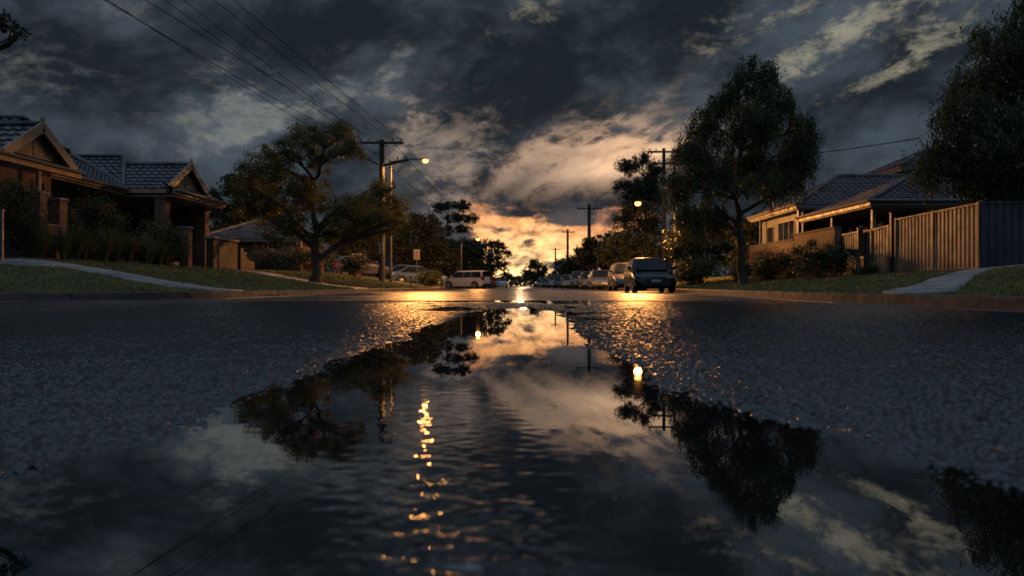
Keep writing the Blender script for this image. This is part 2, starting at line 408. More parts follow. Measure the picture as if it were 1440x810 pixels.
# ------------------------------------------------------------------ asphalt
def asphalt_material(name, near):
    m = bpy.data.materials.new(name); m.use_nodes = True
    t = m.node_tree; b = t.nodes['Principled BSDF']; q = G(t)
    co = q.node('ShaderNodeTexCoord').outputs['Object']
    x, y, z = q.sep(co)
    flat = q.vec(x, y, 0)
    n1 = q.noise(flat, 90.0, 3, 0.6); n2 = q.noise(q.vec(x, q.m('MULTIPLY', y, 0.35), 0), 0.9, 5, 0.6); n3 = q.noise(flat, 12.0, 4, 0.6)
    q.link(q.mix(q.step(n1, 0.35, 0.65), (0.006, 0.006, 0.007), (0.022, 0.022, 0.023)), b.inputs['Base Color'])
    wet = q.step(q.m('ADD', q.m('MULTIPLY', n2, 0.75), q.m('MULTIPLY', n3, 0.25)), 0.42, 0.62)
    if near:
        q.link(q.lin(q.m('MULTIPLY_ADD', n3, 0.5, q.m('MULTIPLY', n2, 0.5)), 0.34, 0.66, 0.06, 0.26), b.inputs['Roughness'])
    else:
        q.link(q.lin(wet, 0, 1, 0.26, 0.42), b.inputs['Roughness'])
    b.inputs['Specular IOR Level'].default_value = 0.85
    bn = q.node('ShaderNodeBump'); bn.inputs['Distance'].default_value = 0.0016 if near else 0.004
    if near:
        v = q.node('ShaderNodeTexVoronoi'); q.link(flat, v.inputs['Vector']); v.inputs['Scale'].default_value = 62.0
        far_ = q.lin(y, 2.5, 8.0, 0.0, 3.2)
        q.link(q.m('MULTIPLY_ADD', v.outputs['Distance'], q.m('MULTIPLY', far_, -1.0), q.noise(flat, 420.0, 3, 0.6)), bn.inputs['Height']); bn.inputs['Strength'].default_value = 0.55
    else:
        v = q.node('ShaderNodeTexVoronoi'); q.link(flat, v.inputs['Vector']); v.inputs['Scale'].default_value = 60.0
        q.link(q.m('MULTIPLY_ADD', v.outputs['Distance'], -1.0, q.m('MULTIPLY', n2, 0.5)), bn.inputs['Height'])
        q.link(q.lin(wet, 0, 1, 0.6, 1.0), bn.inputs['Strength'])
    q.link(bn.outputs[0], b.inputs['Normal'])
    return m
M_ROADN = asphalt_material('wet asphalt stones', True)
M_ROADF = asphalt_material('wet asphalt', False)

def pud(x, y):
    """1 inside the long puddle in the wheel rut, 0 on the crown of the road"""
    yl = [0.0, 0.9, 1.15, 1.64, 2.1, 2.4, 4.2, 6.0, 8.0, 9.4, 10.2]; xl = [-1.0, -0.82, -0.74, -0.66, -0.67, -0.65, -0.60, -0.60, -0.52, -0.25, 0.1]
    yr = [0.0, 0.95, 1.1, 1.52, 1.64, 2.0, 3.14, 4.5, 6.4, 8.0, 9.6, 10.2]; xr = [0.9, 0.74, 0.66, 0.58, 0.51, 0.43, 0.37, 0.38, 0.40, 0.36, 0.22, 0.1]
    wob = (fbm(x * 5 + 3, y * 2.2, 11, 4) - 0.5) * 0.16 * np.clip(y / 2, 0.7, 1.6)
    s = np.minimum(x - np.interp(y, yl, xl), np.interp(y, yr, xr) - x) + wob
    a = sstep(s / 0.16 + 0.5) * (y < 10.3)
    # slivers left standing farther up the road
    sl = fbm(x * 1.3 + 9, y * 0.55, 31, 4) + 0.10 * np.exp(-((x - 0.15) / 0.9) ** 2) - 0.02 * np.abs(x)
    b = sstep((sl - 0.60) / 0.06) * sstep((y - 4.5) / 3.0)
    return np.maximum(a, b * 0.9)

Y0, Y1 = 0.30, 15.0
ny, nx = 1750, 560
ys = Y0 * (Y1 / Y0) ** np.linspace(0, 1, ny)
us = np.linspace(-1, 1, nx)
hw = np.minimum(0.74 * ys + 0.25, 5.0)
GX = us[None, :] * hw[:, None]
ext = np.minimum(2.6, 5.3 - hw)[:, None] * (np.linspace(0, 1, 70)[1:] ** 1.3)[None, :] + hw[:, None]
GX = np.concatenate([-ext[:, ::-1], GX, ext], 1); us = np.concatenate([-np.linspace(1.3, 1.001, 69), us, np.linspace(1.001, 1.3, 69)]); nx = GX.shape[1]; us = us / 1.3
GY = np.repeat(ys[:, None], nx, 1)
jx = (vnoise(GX * 130, GY * 130, 91) - 0.5) * 0.0075; jy = (vnoise(GX * 130, GY * 130, 92) - 0.5) * 0.0075
wd, wv_, wdx, wdy = worley((GX + jx) / 0.0120, (GY + jy) / 0.0120, 3, True)
wd2, wv2 = worley(GX / 0.0065 + 7, GY / 0.0065, 9)
stone = np.maximum(0, 1 - (wd / 0.64) ** 2) ** 0.85 * (0.20 * wv_ + 0.95 * sstep((wv_ - 0.42) / 0.55))
tx = (wv_ * 7919.0) % 1.0 - 0.5; ty = (wv_ * 104729.0) % 1.0 - 0.5
stone = stone * np.clip(1 + 2.6 * (wdx * tx + wdy * ty), 0.2, 1.9)      # every stone lies at its own tilt
stone2 = np.maximum(0, 1 - (wd2 / 0.75) ** 2) * wv2
P = pud(GX, GY)
fade = 1 - sstep((GY - 11) / 4)
und = (fbm(GX * 2.1, GY * 2.1, 41, 5) - 0.5) * 0.009 + (fbm(GX * 13, GY * 13, 43, 3) - 0.5) * 0.0065
GZ = 0.0022 + und * (1 - P * 0.7) - P * 0.0085 + (stone * 0.0068 + stone2 * 0.0018) * (1 - 0.35 * P)
GZ = np.where(GZ > 0.009, 0.009 + (GZ - 0.009) * 0.35, GZ)
GZ = GZ + 0.006 * sstep((np.abs(GX) - 0.9) / 1.5)
GZ = GZ * fade - 0.002 * (1 - fade)
edge = sstep((1 - np.abs(us)) / 0.12)[None, :]
GZ = np.where(np.abs(us)[None, :] > 0.87, GZ * edge - 0.002 * (1 - edge), GZ)
idx = np.arange(ny * nx).reshape(ny, nx)
Q = np.stack([idx[:-1, :-1], idx[:-1, 1:], idx[1:, 1:], idx[1:, :-1]], -1).reshape(-1, 4)
o = mesh_obj('road', np.stack([GX, GY, GZ], -1).reshape(-1, 3), Q, M_ROADN, smooth=True); tag(o, kind='structure')
# the road beyond and beside
XL, YB, YE = -60.0, -14.0, 420.0
ry_ = np.concatenate([np.linspace(YB, 60, 75), np.linspace(65, YE, 60)])
rx_ = np.linspace(-62, 12, 38)
A, B = np.meshgrid(rx_, ry_)
idx = np.arange(A.size).reshape(A.shape)
Q = np.stack([idx[:-1, :-1], idx[:-1, 1:], idx[1:, 1:], idx[1:, :-1]], -1).reshape(-1, 4)
Q = Q[((A[:-1, :-1] > -12) | (B[:-1, :-1] < 18)).ravel()]
o = mesh_obj('road_bed', np.stack([A, B, np.full(A.shape, -0.003)], -1).reshape(-1, 3), Q, M_ROADF); tag(o, kind='structure')
# open ground to the horizon
m_soil = mat('dark soil', (0.03, 0.028, 0.018), 0.9, 0.3, 0.2)
o = mesh_obj('ground', [(-2500, -600, -0.02), (2500, -600, -0.02), (2500, 4000, -0.02), (-2500, 4000, -0.02)], [(0, 1, 2, 3)], m_soil); tag(o, kind='structure')

# ------------------------------------------------------------------ water of the puddle
mw = bpy.data.materials.new('puddle water'); mw.use_nodes = True
t = mw.node_tree; b = t.nodes['Principled BSDF']; q = G(t)
b.inputs['Base Color'].default_value = (0.006, 0.006, 0.007, 1); b.inputs['Roughness'].default_value = 0.012
b.inputs['IOR'].default_value = 2.9; b.inputs['Specular IOR Level'].default_value = 0.5
ny2, nx2 = 900, 300
y2 = 0.30 * (15.0 / 0.30) ** np.linspace(0, 1, ny2); u2 = np.linspace(-1, 1, nx2)
WX = u2[None, :] * np.minimum(0.72 * y2 + 0.2, 2.6)[:, None]; WY = np.repeat(y2[:, None], nx2, 1)
def ripples(x, y):
    # a breath of wind: short wavelets in the near middle of the puddle, the rest all but still
    m = np.exp(-((x + 0.095 * y) / (0.085 + 0.03 * y)) ** 2) * sstep((y - 0.5) / 0.2) * (1 - sstep((y - 1.5) / 0.9))
    m2 = np.exp(-((x - 0.0) / 0.11) ** 2) * (1 - sstep((y - 1.2) / 0.8))
    a = (fbm(x * 24 + 3 + y * 5, y * 34, 51, 2) - 0.5) * 0.0013 + (fbm(x * 62 + 3, y * 62, 57, 2) - 0.5) * 0.0011
    calm = (fbm(x * 9, y * 11, 61, 3) - 0.5) * 0.00010
    lf = (fbm(x * 16 + 5, y * 22, 71, 2) - 0.5) * 0.00022 * np.exp(-((x + 0.5) / 0.22) ** 2) * np.exp(-((y - 1.75) / 0.4) ** 2)
    a = a * (1 + 1.9 * (1 - sstep((y - 0.8) / 0.7)))
    return a * (m * 1.0 + m2 * 0.10) + calm * np.clip(1.5 / (y + 0.5), 0.15, 1.0) * 0.35 + lf
WZ = ripples(WX, WY)
idx = np.arange(WX.size).reshape(WX.shape)
Q = np.stack([idx[:-1, :-1], idx[:-1, 1:], idx[1:, 1:], idx[1:, :-1]], -1).reshape(-1, 4)
o = mesh_obj('puddle_water', np.stack([WX, WY, WZ], -1).reshape(-1, 3), Q, mw, smooth=True); tag(o, kind='structure')

# ------------------------------------------------------------------ kerbs and gutters
m_kerb = mat('red brown kerb concrete', (0.046, 0.030, 0.024), 0.7, 0.35, 2.2, bump=0.5, bscale=25)
m_gut = mat('wet gutter concrete', (0.10, 0.085, 0.07), 0.35, 0.35, 1.5, bump=0.25, bscale=40)
def sweep(name, P, prof, m, seg=2.4, gap=0.012, flip=False):
    """profile (offset away from the road, height) along the kerb line, cut into cast lengths"""
    V = []; Fa = []
    # resample
    d = np.concatenate([[0], np.cumsum(np.linalg.norm(np.diff(P, axis=0), axis=1))])
    L = d[-1]; s0 = 0.0; k = len(prof)
    while s0 < min(L, 190):
        s1 = min(s0 + seg, L); ss = np.linspace(s0 + gap / 2, s1 - gap / 2, 4)
        n0 = len(V)
        for s in ss:
            p = np.array([np.interp(s, d, P[:, 0]), np.interp(s, d, P[:, 1])])
            e = np.array([np.interp(min(s + .05, L), d, P[:, 0]) - np.interp(max(s - .05, 0), d, P[:, 0]), np.interp(min(s + .05, L), d, P[:, 1]) - np.interp(max(s - .05, 0), d, P[:, 1])])
            e /= np.linalg.norm(e); nrm = np.array([-e[1], e[0]]) * (-1 if flip else 1)
            j = (random.random() - .5) * 0.0
            for (o_, z_) in prof: V.append((p[0] + nrm[0] * o_, p[1] + nrm[1] * o_, z_ + j))
        for i in range(len(ss) - 1):
            for c in range(k - 1):
                a = n0 + i * k + c; Fa.append((a, a + 1, a + 1 + k, a + k))
        Fa.append(tuple(n0 + c for c in range(k))); Fa.append(tuple(n0 + 3 * k + c for c in reversed(range(k))))
        s0 = s1
    o = mesh_obj(name, V, Fa, m); tag(o, kind='structure')
    bm = bmesh.new(); bm.from_mesh(o.data); bmesh.ops.recalc_face_normals(bm, faces=bm.faces); bm.to_mesh(o.data); bm.free()
    return o
kp = [(-0.01, -0.015), (0.0, 0.02), (0.028, 0.128), (0.036, 0.146), (0.058, 0.156), (0.20, 0.158), (0.205, -0.015)]
sweep('kerb', KLs[6:], kp, m_kerb); sweep('kerb', KRs, kp, m_kerb, flip=True)
gp = [(-0.34, -0.02), (-0.335, 0.002), (-0.02, -0.0005), (0.0, -0.02)]
sweep('gutter', KLs[6:], gp, m_gut); sweep('gutter', KRs, gp, m_gut, flip=True)

# ------------------------------------------------------------------ grassed verges, paths
m_turf = mat('turf', (0.090, 0.092, 0.030), 0.9, 0.45, 1.3, bump=0.6, bscale=60, col2=(0.042, 0.052, 0.016))
def verge(name, side):
    P = KLs if side < 0 else KRs
    yy = np.concatenate([np.linspace(13.42, 20, 60) if side < 0 else np.linspace(-10, 20, 75), np.linspace(20.3, 60, 110), np.linspace(62, 420, 70)])
    tt = np.concatenate([[0.19], np.linspace(0.24, 8.5, 40), np.linspace(9, 22, 14), [30, 45, 70, 140, 300]])
    xk = np.interp(yy, P[:, 1], P[:, 0])
    X = xk[:, None] + side * tt[None, :]; Yg = np.repeat(yy[:, None], len(tt), 1)
    Z = gz(X, Yg)
    Z[:, 0] = 0.150
    idx = np.arange(X.size).reshape(X.shape)
    Q = np.stack([idx[:-1, :-1], idx[:-1, 1:], idx[1:, 1:], idx[1:, :-1]], -1).reshape(-1, 4)
    if side < 0: Q = Q[:, ::-1]
    o = mesh_obj(name, np.stack([X, Yg, Z], -1).reshape(-1, 3), Q, m_turf, smooth=True); tag(o, kind='structure')
verge('verge', -1); verge('verge', 1)
m_path = mat('pale concrete path', (0.20, 0.195, 0.185), 0.55, 0.35, 1.4, bump=0.3, bscale=40)
PATHS = []
def path(name, pts, w, m=None, lift=0.028, base=None, reg=True):
    pts = np.array(pts, float); n = 60
    d = np.concatenate([[0], np.cumsum(np.linalg.norm(np.diff(pts, axis=0), axis=1))])
    ss = np.linspace(0, d[-1], n); C = np.stack([np.interp(ss, d, pts[:, 0]), np.interp(ss, d, pts[:, 1])], 1)
    for _ in range(6): C[1:-1] = (C[:-2] + 2 * C[1:-1] + C[2:]) / 4
    T = np.gradient(C, axis=0); T /= np.linalg.norm(T, axis=1)[:, None]; N = np.stack([-T[:, 1], T[:, 0]], 1)
    ww = np.interp(np.linspace(0, 1, n), np.linspace(0, 1, len(w)), w) if isinstance(w, (list, tuple)) else np.full(n, w)
    k = 9; f = np.linspace(-0.5, 0.5, k); V = []; Q = []; s0 = 0.0; base = 0
    while s0 < d[-1] - 0.05:                         # cast in slabs with open joints
        s1 = min(s0 + 1.35, d[-1]); sq = np.linspace(s0 + 0.009, s1 - 0.009, 6)
        I = lambda A: np.interp(sq, ss, A)
        X = I(C[:, 0])[:, None] + I(N[:, 0])[:, None] * I(ww)[:, None] * f; Yg = I(C[:, 1])[:, None] + I(N[:, 1])[:, None] * I(ww)[:, None] * f
        X = np.where(X > 0, np.maximum(X, np.interp(Yg, KRs[:, 1], KRs[:, 0]) + 0.195), np.minimum(X, np.interp(Yg, KLs[:, 1], KLs[:, 0]) - 0.195))
        Z = gz(X, Yg) + lift + random.gauss(0, 0.003)
        idx = base + np.arange(X.size).reshape(X.shape)
        V.append(np.stack([X, Yg, Z], -1).reshape(-1, 3)); Q.append(np.stack([idx[:-1, :-1], idx[:-1, 1:], idx[1:, 1:], idx[1:, :-1]], -1).reshape(-1, 4)); base += X.size; s0 = s1
    o = mesh_obj(name, np.concatenate(V), np.concatenate(Q), m or m_path); tag(o, kind='structure')
    bm = bmesh.new(); bm.from_mesh(o.data); bmesh.ops.recalc_face_normals(bm, faces=bm.faces)
    for fc in list(bm.faces):
        if fc.normal.z < 0: fc.normal_flip()
    r = bmesh.ops.extrude_face_region(bm, geom=list(bm.faces)); bmesh.ops.translate(bm, vec=(0, 0, -0.06), verts=[v for v in r['geom'] if isinstance(v, bmesh.types.BMVert)])
    bmesh.ops.recalc_face_normals(bm, faces=bm.faces); bm.to_mesh(o.data); bm.free()
    PATHS.append((C, ww))
path('footpath', [(-6.95, 18.6), (-8.2, 18.9), (-10.5, 19.2), (-13.0, 19.3), (-22, 19.4)], [1.9, 1.4, 1.15, 1.1, 1.1])
path('driveway', [(-6.7, 33.5), (-9.5, 34.2), (-12.2, 34.5), (-20, 34.6)], [2.6, 2.2, 2.0, 2.0])
path('footpath', [(5.85, 11.6), (7.2, 13.6), (9.2, 16.4), (10.9, 18.6), (14, 18.2), (24, 18.0)], [1.15, 0.85, 0.72, 0.68, 0.8, 0.8])
path('driveway', [(-5.5, 52.5), (-8.5, 54.0), (-15, 55)], 3.0)

def on_path(x, y):
    hit = np.zeros(x.shape, bool)
    for C, ww in PATHS: hit |= dist_poly(x, y, C) < ww.mean() / 2 + 0.03
    return hit
m_blade = mat('grass blade', (0.175, 0.168, 0.042), 0.6, 0.35, 0.9, col2=(0.098, 0.105, 0.027))
def grass(name, side, n, y0, y1, tmax, label):
    # nearer ground gets more blades
    u = rng.random(n); y = y0 * (y1 / y0) ** u if y0 > 0 else y0 + (y1 - y0) * u
    P = KLs if side < 0 else KRs
    t_ = 0.20 + (tmax - 0.2) * rng.random(n); x = np.interp(y, P[:, 1], P[:, 0]) + side * t_
    keep = ~on_path(x, y) & (dist_poly(x, y, P) > 0.2); x, y = x[keep], y[keep]; n = len(x)
    z = gz(x, y) - 0.006
    patch = fbm(x * 1.1, y * 1.1, 77)
    h = (0.022 + 0.045 * rng.random(n)) * (0.55 + 0.9 * patch) * (1 + 0.02 * (y - 14).clip(0)); w = (0.007 + 0.006 * rng.random(n)) * (1 + 0.05 * (y - 10).clip(0))
    a = rng.random(n) * 2 * np.pi; l = rng.random(n) * 0.8 * h; la = rng.random(n) * 2 * np.pi
    V = np.empty((n, 3, 3)); dx = np.cos(a) * w; dy = np.sin(a) * w
    V[:, 0] = np.stack([x - dx, y - dy, z], 1); V[:, 1] = np.stack([x + dx, y + dy, z], 1); V[:, 2] = np.stack([x + np.cos(la) * l, y + np.sin(la) * l, z + h], 1)
    o = mesh_obj(name, V.reshape(-1, 3), np.arange(n * 3).reshape(-1, 3), m_blade); tag(o, label, None, None, 'stuff')
grass('verge_grass', -1, 120000, 13.5, 60, 8.0, 'short green grass on the left verge above the kerb')
grass('verge_grass', 1, 120000, 6.5, 60, 7.5, 'short green grass on the right verge below the fence')
# ------------------------------------------------------------------ materials of the buildings
M_BRICK = brick_mat('red brick', (0.23, 0.092, 0.048), (0.15, 0.062, 0.038), (0.17, 0.14, 0.11))
M_BRICK2 = brick_mat('brown brick', (0.15, 0.078, 0.048), (0.085, 0.048, 0.034), (0.07, 0.06, 0.05))
M_BLOCK = brick_mat('dark garden block', (0.075, 0.044, 0.03), (0.048, 0.030, 0.022), (0.016, 0.018, 0.015), 2.4)
M_TIMBER = mat('tan painted timber', (0.32, 0.20, 0.115), 0.55, 0.2, 3, bump=0.2)
M_PANEL = mat('tan gable sheet', (0.27, 0.17, 0.10), 0.6, 0.22, 2)
M_ROOF = mat('dark slate blue roof tile', (0.042, 0.046, 0.053), 0.40, 0.5, 1.4, bump=0.4, bscale=25, spec=0.35)
M_ROOF2 = mat('dark brown roof tile', (0.062, 0.048, 0.046), 0.42, 0.5, 1.4, bump=0.4, bscale=25, spec=0.35)
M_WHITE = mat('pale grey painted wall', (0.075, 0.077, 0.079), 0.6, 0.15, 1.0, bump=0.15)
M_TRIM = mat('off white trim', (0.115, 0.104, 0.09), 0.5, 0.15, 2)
M_SOFFIT = mat('soffit board', (0.24, 0.21, 0.18), 0.7, 0.15, 2)
M_GLASS = mat('dark window glass', (0.012, 0.014, 0.017), 0.06, 0.2, 1.0, spec=0.8)
M_DARKW = mat('dark timber', (0.035, 0.026, 0.02), 0.7, 0.3, 4)
M_CONC = mat('weathered concrete', (0.22, 0.20, 0.18), 0.75, 0.3, 3, bump=0.4)
M_STEELG = mat('galvanised steel', (0.16, 0.16, 0.16), 0.45, 0.25, 4, metal=0.6)
M_DARKM = mat('dark painted metal', (0.02, 0.022, 0.025), 0.4, 0.25, 4, metal=0.2)

def inworld(o, parent):
    """o is built in street coordinates: hang it under its thing without moving it"""
    o.parent = parent; m = Matrix.Identity(4)
    q = parent; chain = []
    while q is not None: chain.append(q); q = q.parent
    for q in reversed(chain): m = m @ q.matrix_parent_inverse @ q.matrix_basis
    o.matrix_parent_inverse = m.inverted(); return o
def wb(mb, name, m, parent, **k): return inworld(mb.build(name, m, None, **k), parent)

def roof_plane(mb, E0, E1, R1, R0, course=0.33, pan=0.30):
    E0, E1, R1, R0 = map(Vector, (E0, E1, R1, R0))
    n = (E1 - E0).cross(((R0 + R1) / 2 - (E0 + E1) / 2)).normalized()
    if n.z < 0: n = -n
    ax = (E1 - E0).normalized(); mid0 = (E0 + E1) / 2; mid1 = (R0 + R1) / 2
    up = (mid1 - mid0); up = up - ax * up.dot(ax)
    rows = max(2, int(up.length / course)); cols = max(6, int((E1 - E0).length / 0.075))
    V = []; Fa = []
    for i in range(rows):
        for (s, lift) in ((i / rows, 0.045), ((i + 1) / rows - 1e-4, 0.006)):
            a = E0.lerp(R0, s); b = E1.lerp(R1, s)
            for k in range(cols + 1):
                p = a.lerp(b, k / cols); q = (p - E0).dot(ax)
                p = p + n * (lift + 0.020 * math.cos(2 * math.pi * q / pan)); V.append(p)
    L = rows * 2; c = cols + 1
    for i in range(L - 1):
        for k in range(cols):
            a = i * c + k; Fa.append((a, a + 1, a + 1 + c, a + c))
    # underside
    base = len(V); V += [E0 - n * .03, E1 - n * .03, R1 - n * .03, R0 - n * .03]; Fa.append((base, base + 3, base + 2, base + 1))
    Fa += [(base, base + 1, cols, 0)]
    mb.add(V, Fa)
def capline(parent, m, pts):
    mb = MB(); caps(mb, pts); wb(mb, 'ridge_cap', m, parent, smooth=True)
def caps(mb, pts, r=0.085):
    for a, b in zip(pts[:-1], pts[1:]):
        a, b = Vector(a), Vector(b); n = max(1, int((b - a).length / 0.4))
        for i in range(n):
            p = a.lerp(b, i / n); q = a.lerp(b, (i + 1.06) / n)
            mb.tube([p, q], [r, r * 1.16], 8)

def window(parent, face, c, a0, a1, z0, z1, mull=1, frame=None, out=0.03, trans=0):
    """window on a wall plane; face '+x','-x','-y'; c the wall plane, a0..a1 along it"""
    frame = frame or M_TRIM; s = {'+x': 1, '-x': -1, '-y': -1}[face]
    def bx(mb, p0, p1, q0, q1, u0, u1):
        lo, hi = sorted((c + s * u0, c + s * u1))
        if face[1] == 'x': mb.box(lo, hi, p0, p1, q0, q1)
        else: mb.box(p0, p1, lo, hi, q0, q1)
    t = 0.06
    gl = MB(); bx(gl, a0 + t, a1 - t, z0 + t, z1 - t, -0.02, 0.012)
    w = wb(gl, 'window', M_GLASS, parent)
    f = MB(); bx(f, a0, a1, z0, z0 + t, 0.002, out); bx(f, a0, a1, z1 - t, z1, 0.002, out)
    bx(f, a0, a0 + t, z0 + t, z1 - t, 0.002, out); bx(f, a1 - t, a1, z0 + t, z1 - t, 0.002, out)
    for k in range(1, mull + 1):
        p = a0 + (a1 - a0) * k / (mull + 1); bx(f, p - .022, p + .022, z0 + t, z1 - t, 0.013, out - 0.004)
    if trans: zz = z0 + (z1 - z0) * trans; bx(f, a0 + t, a1 - t, zz - .02, zz + .02, 0.014, out - 0.006)
    wb(f, 'frame', frame, w)
    sl = MB(); bx(sl, a0 - .06, a1 + .06, z0 - .07, z0 - .002, 0.001, out + .06); wb(sl, 'sill', M_CONC, w)
    return w

# ------------------------------------------------------------------ red brick house on the left
H = thing('brick_house', 'red brick house with two tan front gables and a dark tiled roof', 'house', (-17, 27, 0.95))
def brickbox(parent, m, *a): return wb(MB().box(*a), 'wall', m, parent)
brickbox(H, M_BRICK, -22, -13.75, 20.4, 23.05, 0.5, 3.70)
brickbox(H, M_BRICK, -23, -16.2, 23.055, 29.9, 0.5, 3.95)
brickbox(H, M_BRICK, -24, -16.25, 29.905, 35.0, 0.5, 3.94)
# bay of two piers and a sill wall
m_bay = M_BRICK
b_ = MB(); b_.box(-13.74, -13.30, 21.78, 22.12, 0.6, 2.86); b_.box(-13.74, -13.30, 22.72, 23.10, 0.6, 2.78); b_.box(-13.74, -13.34, 22.125, 22.715, 0.6, 1.98); b_.box(-13.3, -12.95, 21.95, 23.0, 0.6, 1.72)
wb(b_, 'bay', M_BRICK, H)
for q_ in ((-13.76, -13.26, 21.74, 22.16, 2.865, 2.93), (-13.76, -13.26, 22.68, 23.14, 2.785, 2.85), (-13.74, -13.28, 22.10, 22.74, 1.985, 2.04)): wb(MB().box(*q_), 'bay_coping', M_CONC, H)
window(H, '+x', -13.745, 22.13, 22.71, 2.06, 3.3, 0, M_DARKW)
# verandah post above the pier
b_ = MB(); b_.box(-13.50, -13.40, 21.9, 22.0, 2.935, 3.66); wb(b_, 'verandah_post', M_TIMBER, H)
def gable(parent, X, y0, y1, z0, ym, zm, back):
    g_ = MB(); g_.prism([(y0 + .25, z0 + .12), (y1 - .25, z0 + .12), (ym, zm - .08)], 'x', X - .32, X - .26); pan = wb(g_, 'gable_panel', M_PANEL, parent)
    for k in range(1, 4):
        st = MB()
        yy = y0 + (y1 - y0) * k / 4; zt = z0 + (zm - z0) * (1 - abs(yy - ym) / ((y1 - y0) / 2)) - .16
        if zt > z0 + .3: st.box(X - .255, X - .235, yy - .02, yy + .02, z0 + .14, zt); wb(st, 'cover_strip', M_TIMBER, pan)
    for (a, b) in (((X, y0, z0), (X, ym, zm)), ((X, y1, z0), (X, ym, zm))):
        q_ = MB(); q_.beam(Vector(a) + Vector((0, 0, -.04)), Vector(b) + Vector((0, 0, -.04)), .06, .26, (1, 0, 0) if False else (0, 0, 1)); wb(q_, 'barge_board', M_TIMBER, parent)
    q_ = MB(); q_.box(X - .04, X + .03, ym - .06, ym + .06, zm - .02, zm + .22); wb(q_, 'finial', M_TIMBER, parent)
rf = MB()
g1y0, g1y1, g1m, g1z0, g1z1 = 20.15, 23.35, 21.75, 3.74, 4.74
roof_plane(rf, (-21, g1y0, g1z0), (-13.28, g1y0, g1z0), (-13.28, g1m, g1z1), (-21, g1m, g1z1))
roof_plane(rf, (-13.28, g1y1, g1z0), (-21, g1y1, g1z0), (-21, g1m, g1z1), (-13.28, g1m, g1z1))
roof_plane(rf, (-26, 20.0, 3.72), (-14.9, 20.0, 3.72), (-14.9, 23.8, 5.36), (-26, 23.8, 5.36))
roof_plane(rf, (-14.9, 27.6, 3.72), (-26, 27.6, 3.72), (-26, 23.8, 5.36), (-14.9, 23.8, 5.36))
roof_plane(rf, (-14.8, 23.2, 3.97), (-14.8, 30.6, 3.97), (-18.2, 31.2, 5.55), (-18.2, 24.5, 5.55))
roof_plane(rf, (-24, 29.70, 3.97), (-13.32, 29.70, 3.97), (-13.32, 31.75, 5.18), (-24, 31.75, 5.18))
roof_plane(rf, (-13.32, 33.75, 3.97), (-24, 33.75, 3.97), (-24, 31.75, 5.18), (-13.32, 31.75, 5.18))
roof_plane(rf, (-26, 29.74, 4.02), (-15.0, 29.74, 4.02), (-16.35, 32.5, 5.63), (-26, 32.5, 5.63))
roof_plane(rf, (-15.0, 29.74, 4.02), (-15.0, 35.3, 4.02), (-16.35, 32.52, 5.63), (-16.35, 32.48, 5.63))
roof_plane(rf, (-13.0, 29.5, 3.93), (-13.0, 34.5, 3.93), (-13.45, 34.5, 4.2), (-13.45, 29.5, 4.2))
ro = wb(rf, 'roof', M_ROOF, H)
capline(ro, M_ROOF, [(-13.3, g1m, g1z1 + .04), (-21, g1m, g1z1 + .04)]); capline(ro, M_ROOF, [(-13.34, 31.75, 5.22), (-16.0, 31.75, 5.22)]); capline(ro, M_ROOF, [(-15.0, 29.74, 4.06), (-16.35, 32.5, 5.67), (-24, 32.5, 5.67)])
capline(ro, M_ROOF, [(-14.95, 23.8, 5.4), (-24, 23.8, 5.4)]); capline(ro, M_ROOF, [(-14.85, 29.9, 4.02), (-18.2, 32.2, 5.6)])
gable(H, -13.2, g1y0 - .05, g1y1 + .05, g1z0, g1m, g1z1, 0)
gable(H, -13.24, 29.62, 33.85, 3.99, 31.75, 5.2, 0)
q_ = MB(); q_.prism([(20.3, 3.75), (27.3, 3.75), (23.8, 5.26)], 'x', -15.2, -15.1); wb(q_, 'gable_panel', M_PANEL, H)
fa = MB(); fa.box(-13.24, -13.16, 18.6, 23.6, 3.50, 3.70); fa.box(-14.86, -14.80, 23.6, 29.6, 3.80, 3.96); fa.box(-12.98, -12.92, 29.45, 34.55, 3.76, 3.92); fa.box(-16, -13.3, 29.62, 29.68, 3.80, 3.95); fa.box(-16.2, -12.98, 34.5, 34.55, 3.76, 3.92)
wb(fa, 'fascia', M_TIMBER, H)
gt = MB(); gt.tube([(-12.86, 29.45, 3.90), (-12.86, 34.6, 3.90)], 0.06, 8); gt.tube([(-14.74, 23.6, 3.92), (-14.74, 29.55, 3.92)], 0.06, 8); gt.tube([(-13.10, 18.6, 3.68), (-13.10, 23.6, 3.68)], 0.05, 8); wb(gt, 'roof_gutter', M_TRIM, H, smooth=True)
so = MB(); so.box(-16.2, -13.0, 29.72, 34.48, 3.68, 3.74); so.box(-16.18, -14.87, 23.2, 29.6, 3.72, 3.78); wb(so, 'soffit', M_SOFFIT, H)
for (px_, py_) in ((-13.62, 30.0), (-13.62, 33.75)):
    pl = MB(); pl.box(px_ - .21, px_ + .21, py_ - .21, py_ + .21, 0.6, 3.60); p_ = wb(pl, 'pillar', M_BRICK, H)
    pc = MB(); pc.box(px_ - .25, px_ + .25, py_ - .25, py_ + .25, 3.602, 3.68); wb(pc, 'capital', M_BRICK, p_)
brickbox(H, M_BRICK, -16.2, -13.85, 34.3, 34.48, 0.5, 3.67)
fl = MB(); fl.box(-16.2, -13.9, 29.9, 34.28, 0.7, 1.25); wb(fl, 'porch_floor', M_CONC, H)
window(H, '+x', -16.2, 24.6, 26.0, 1.9, 3.2, 1); window(H, '+x', -16.2, 27.3, 28.9, 1.9, 3.2, 1); window(H, '+x', -16.25, 32.6, 34.2, 1.8, 3.1, 1)
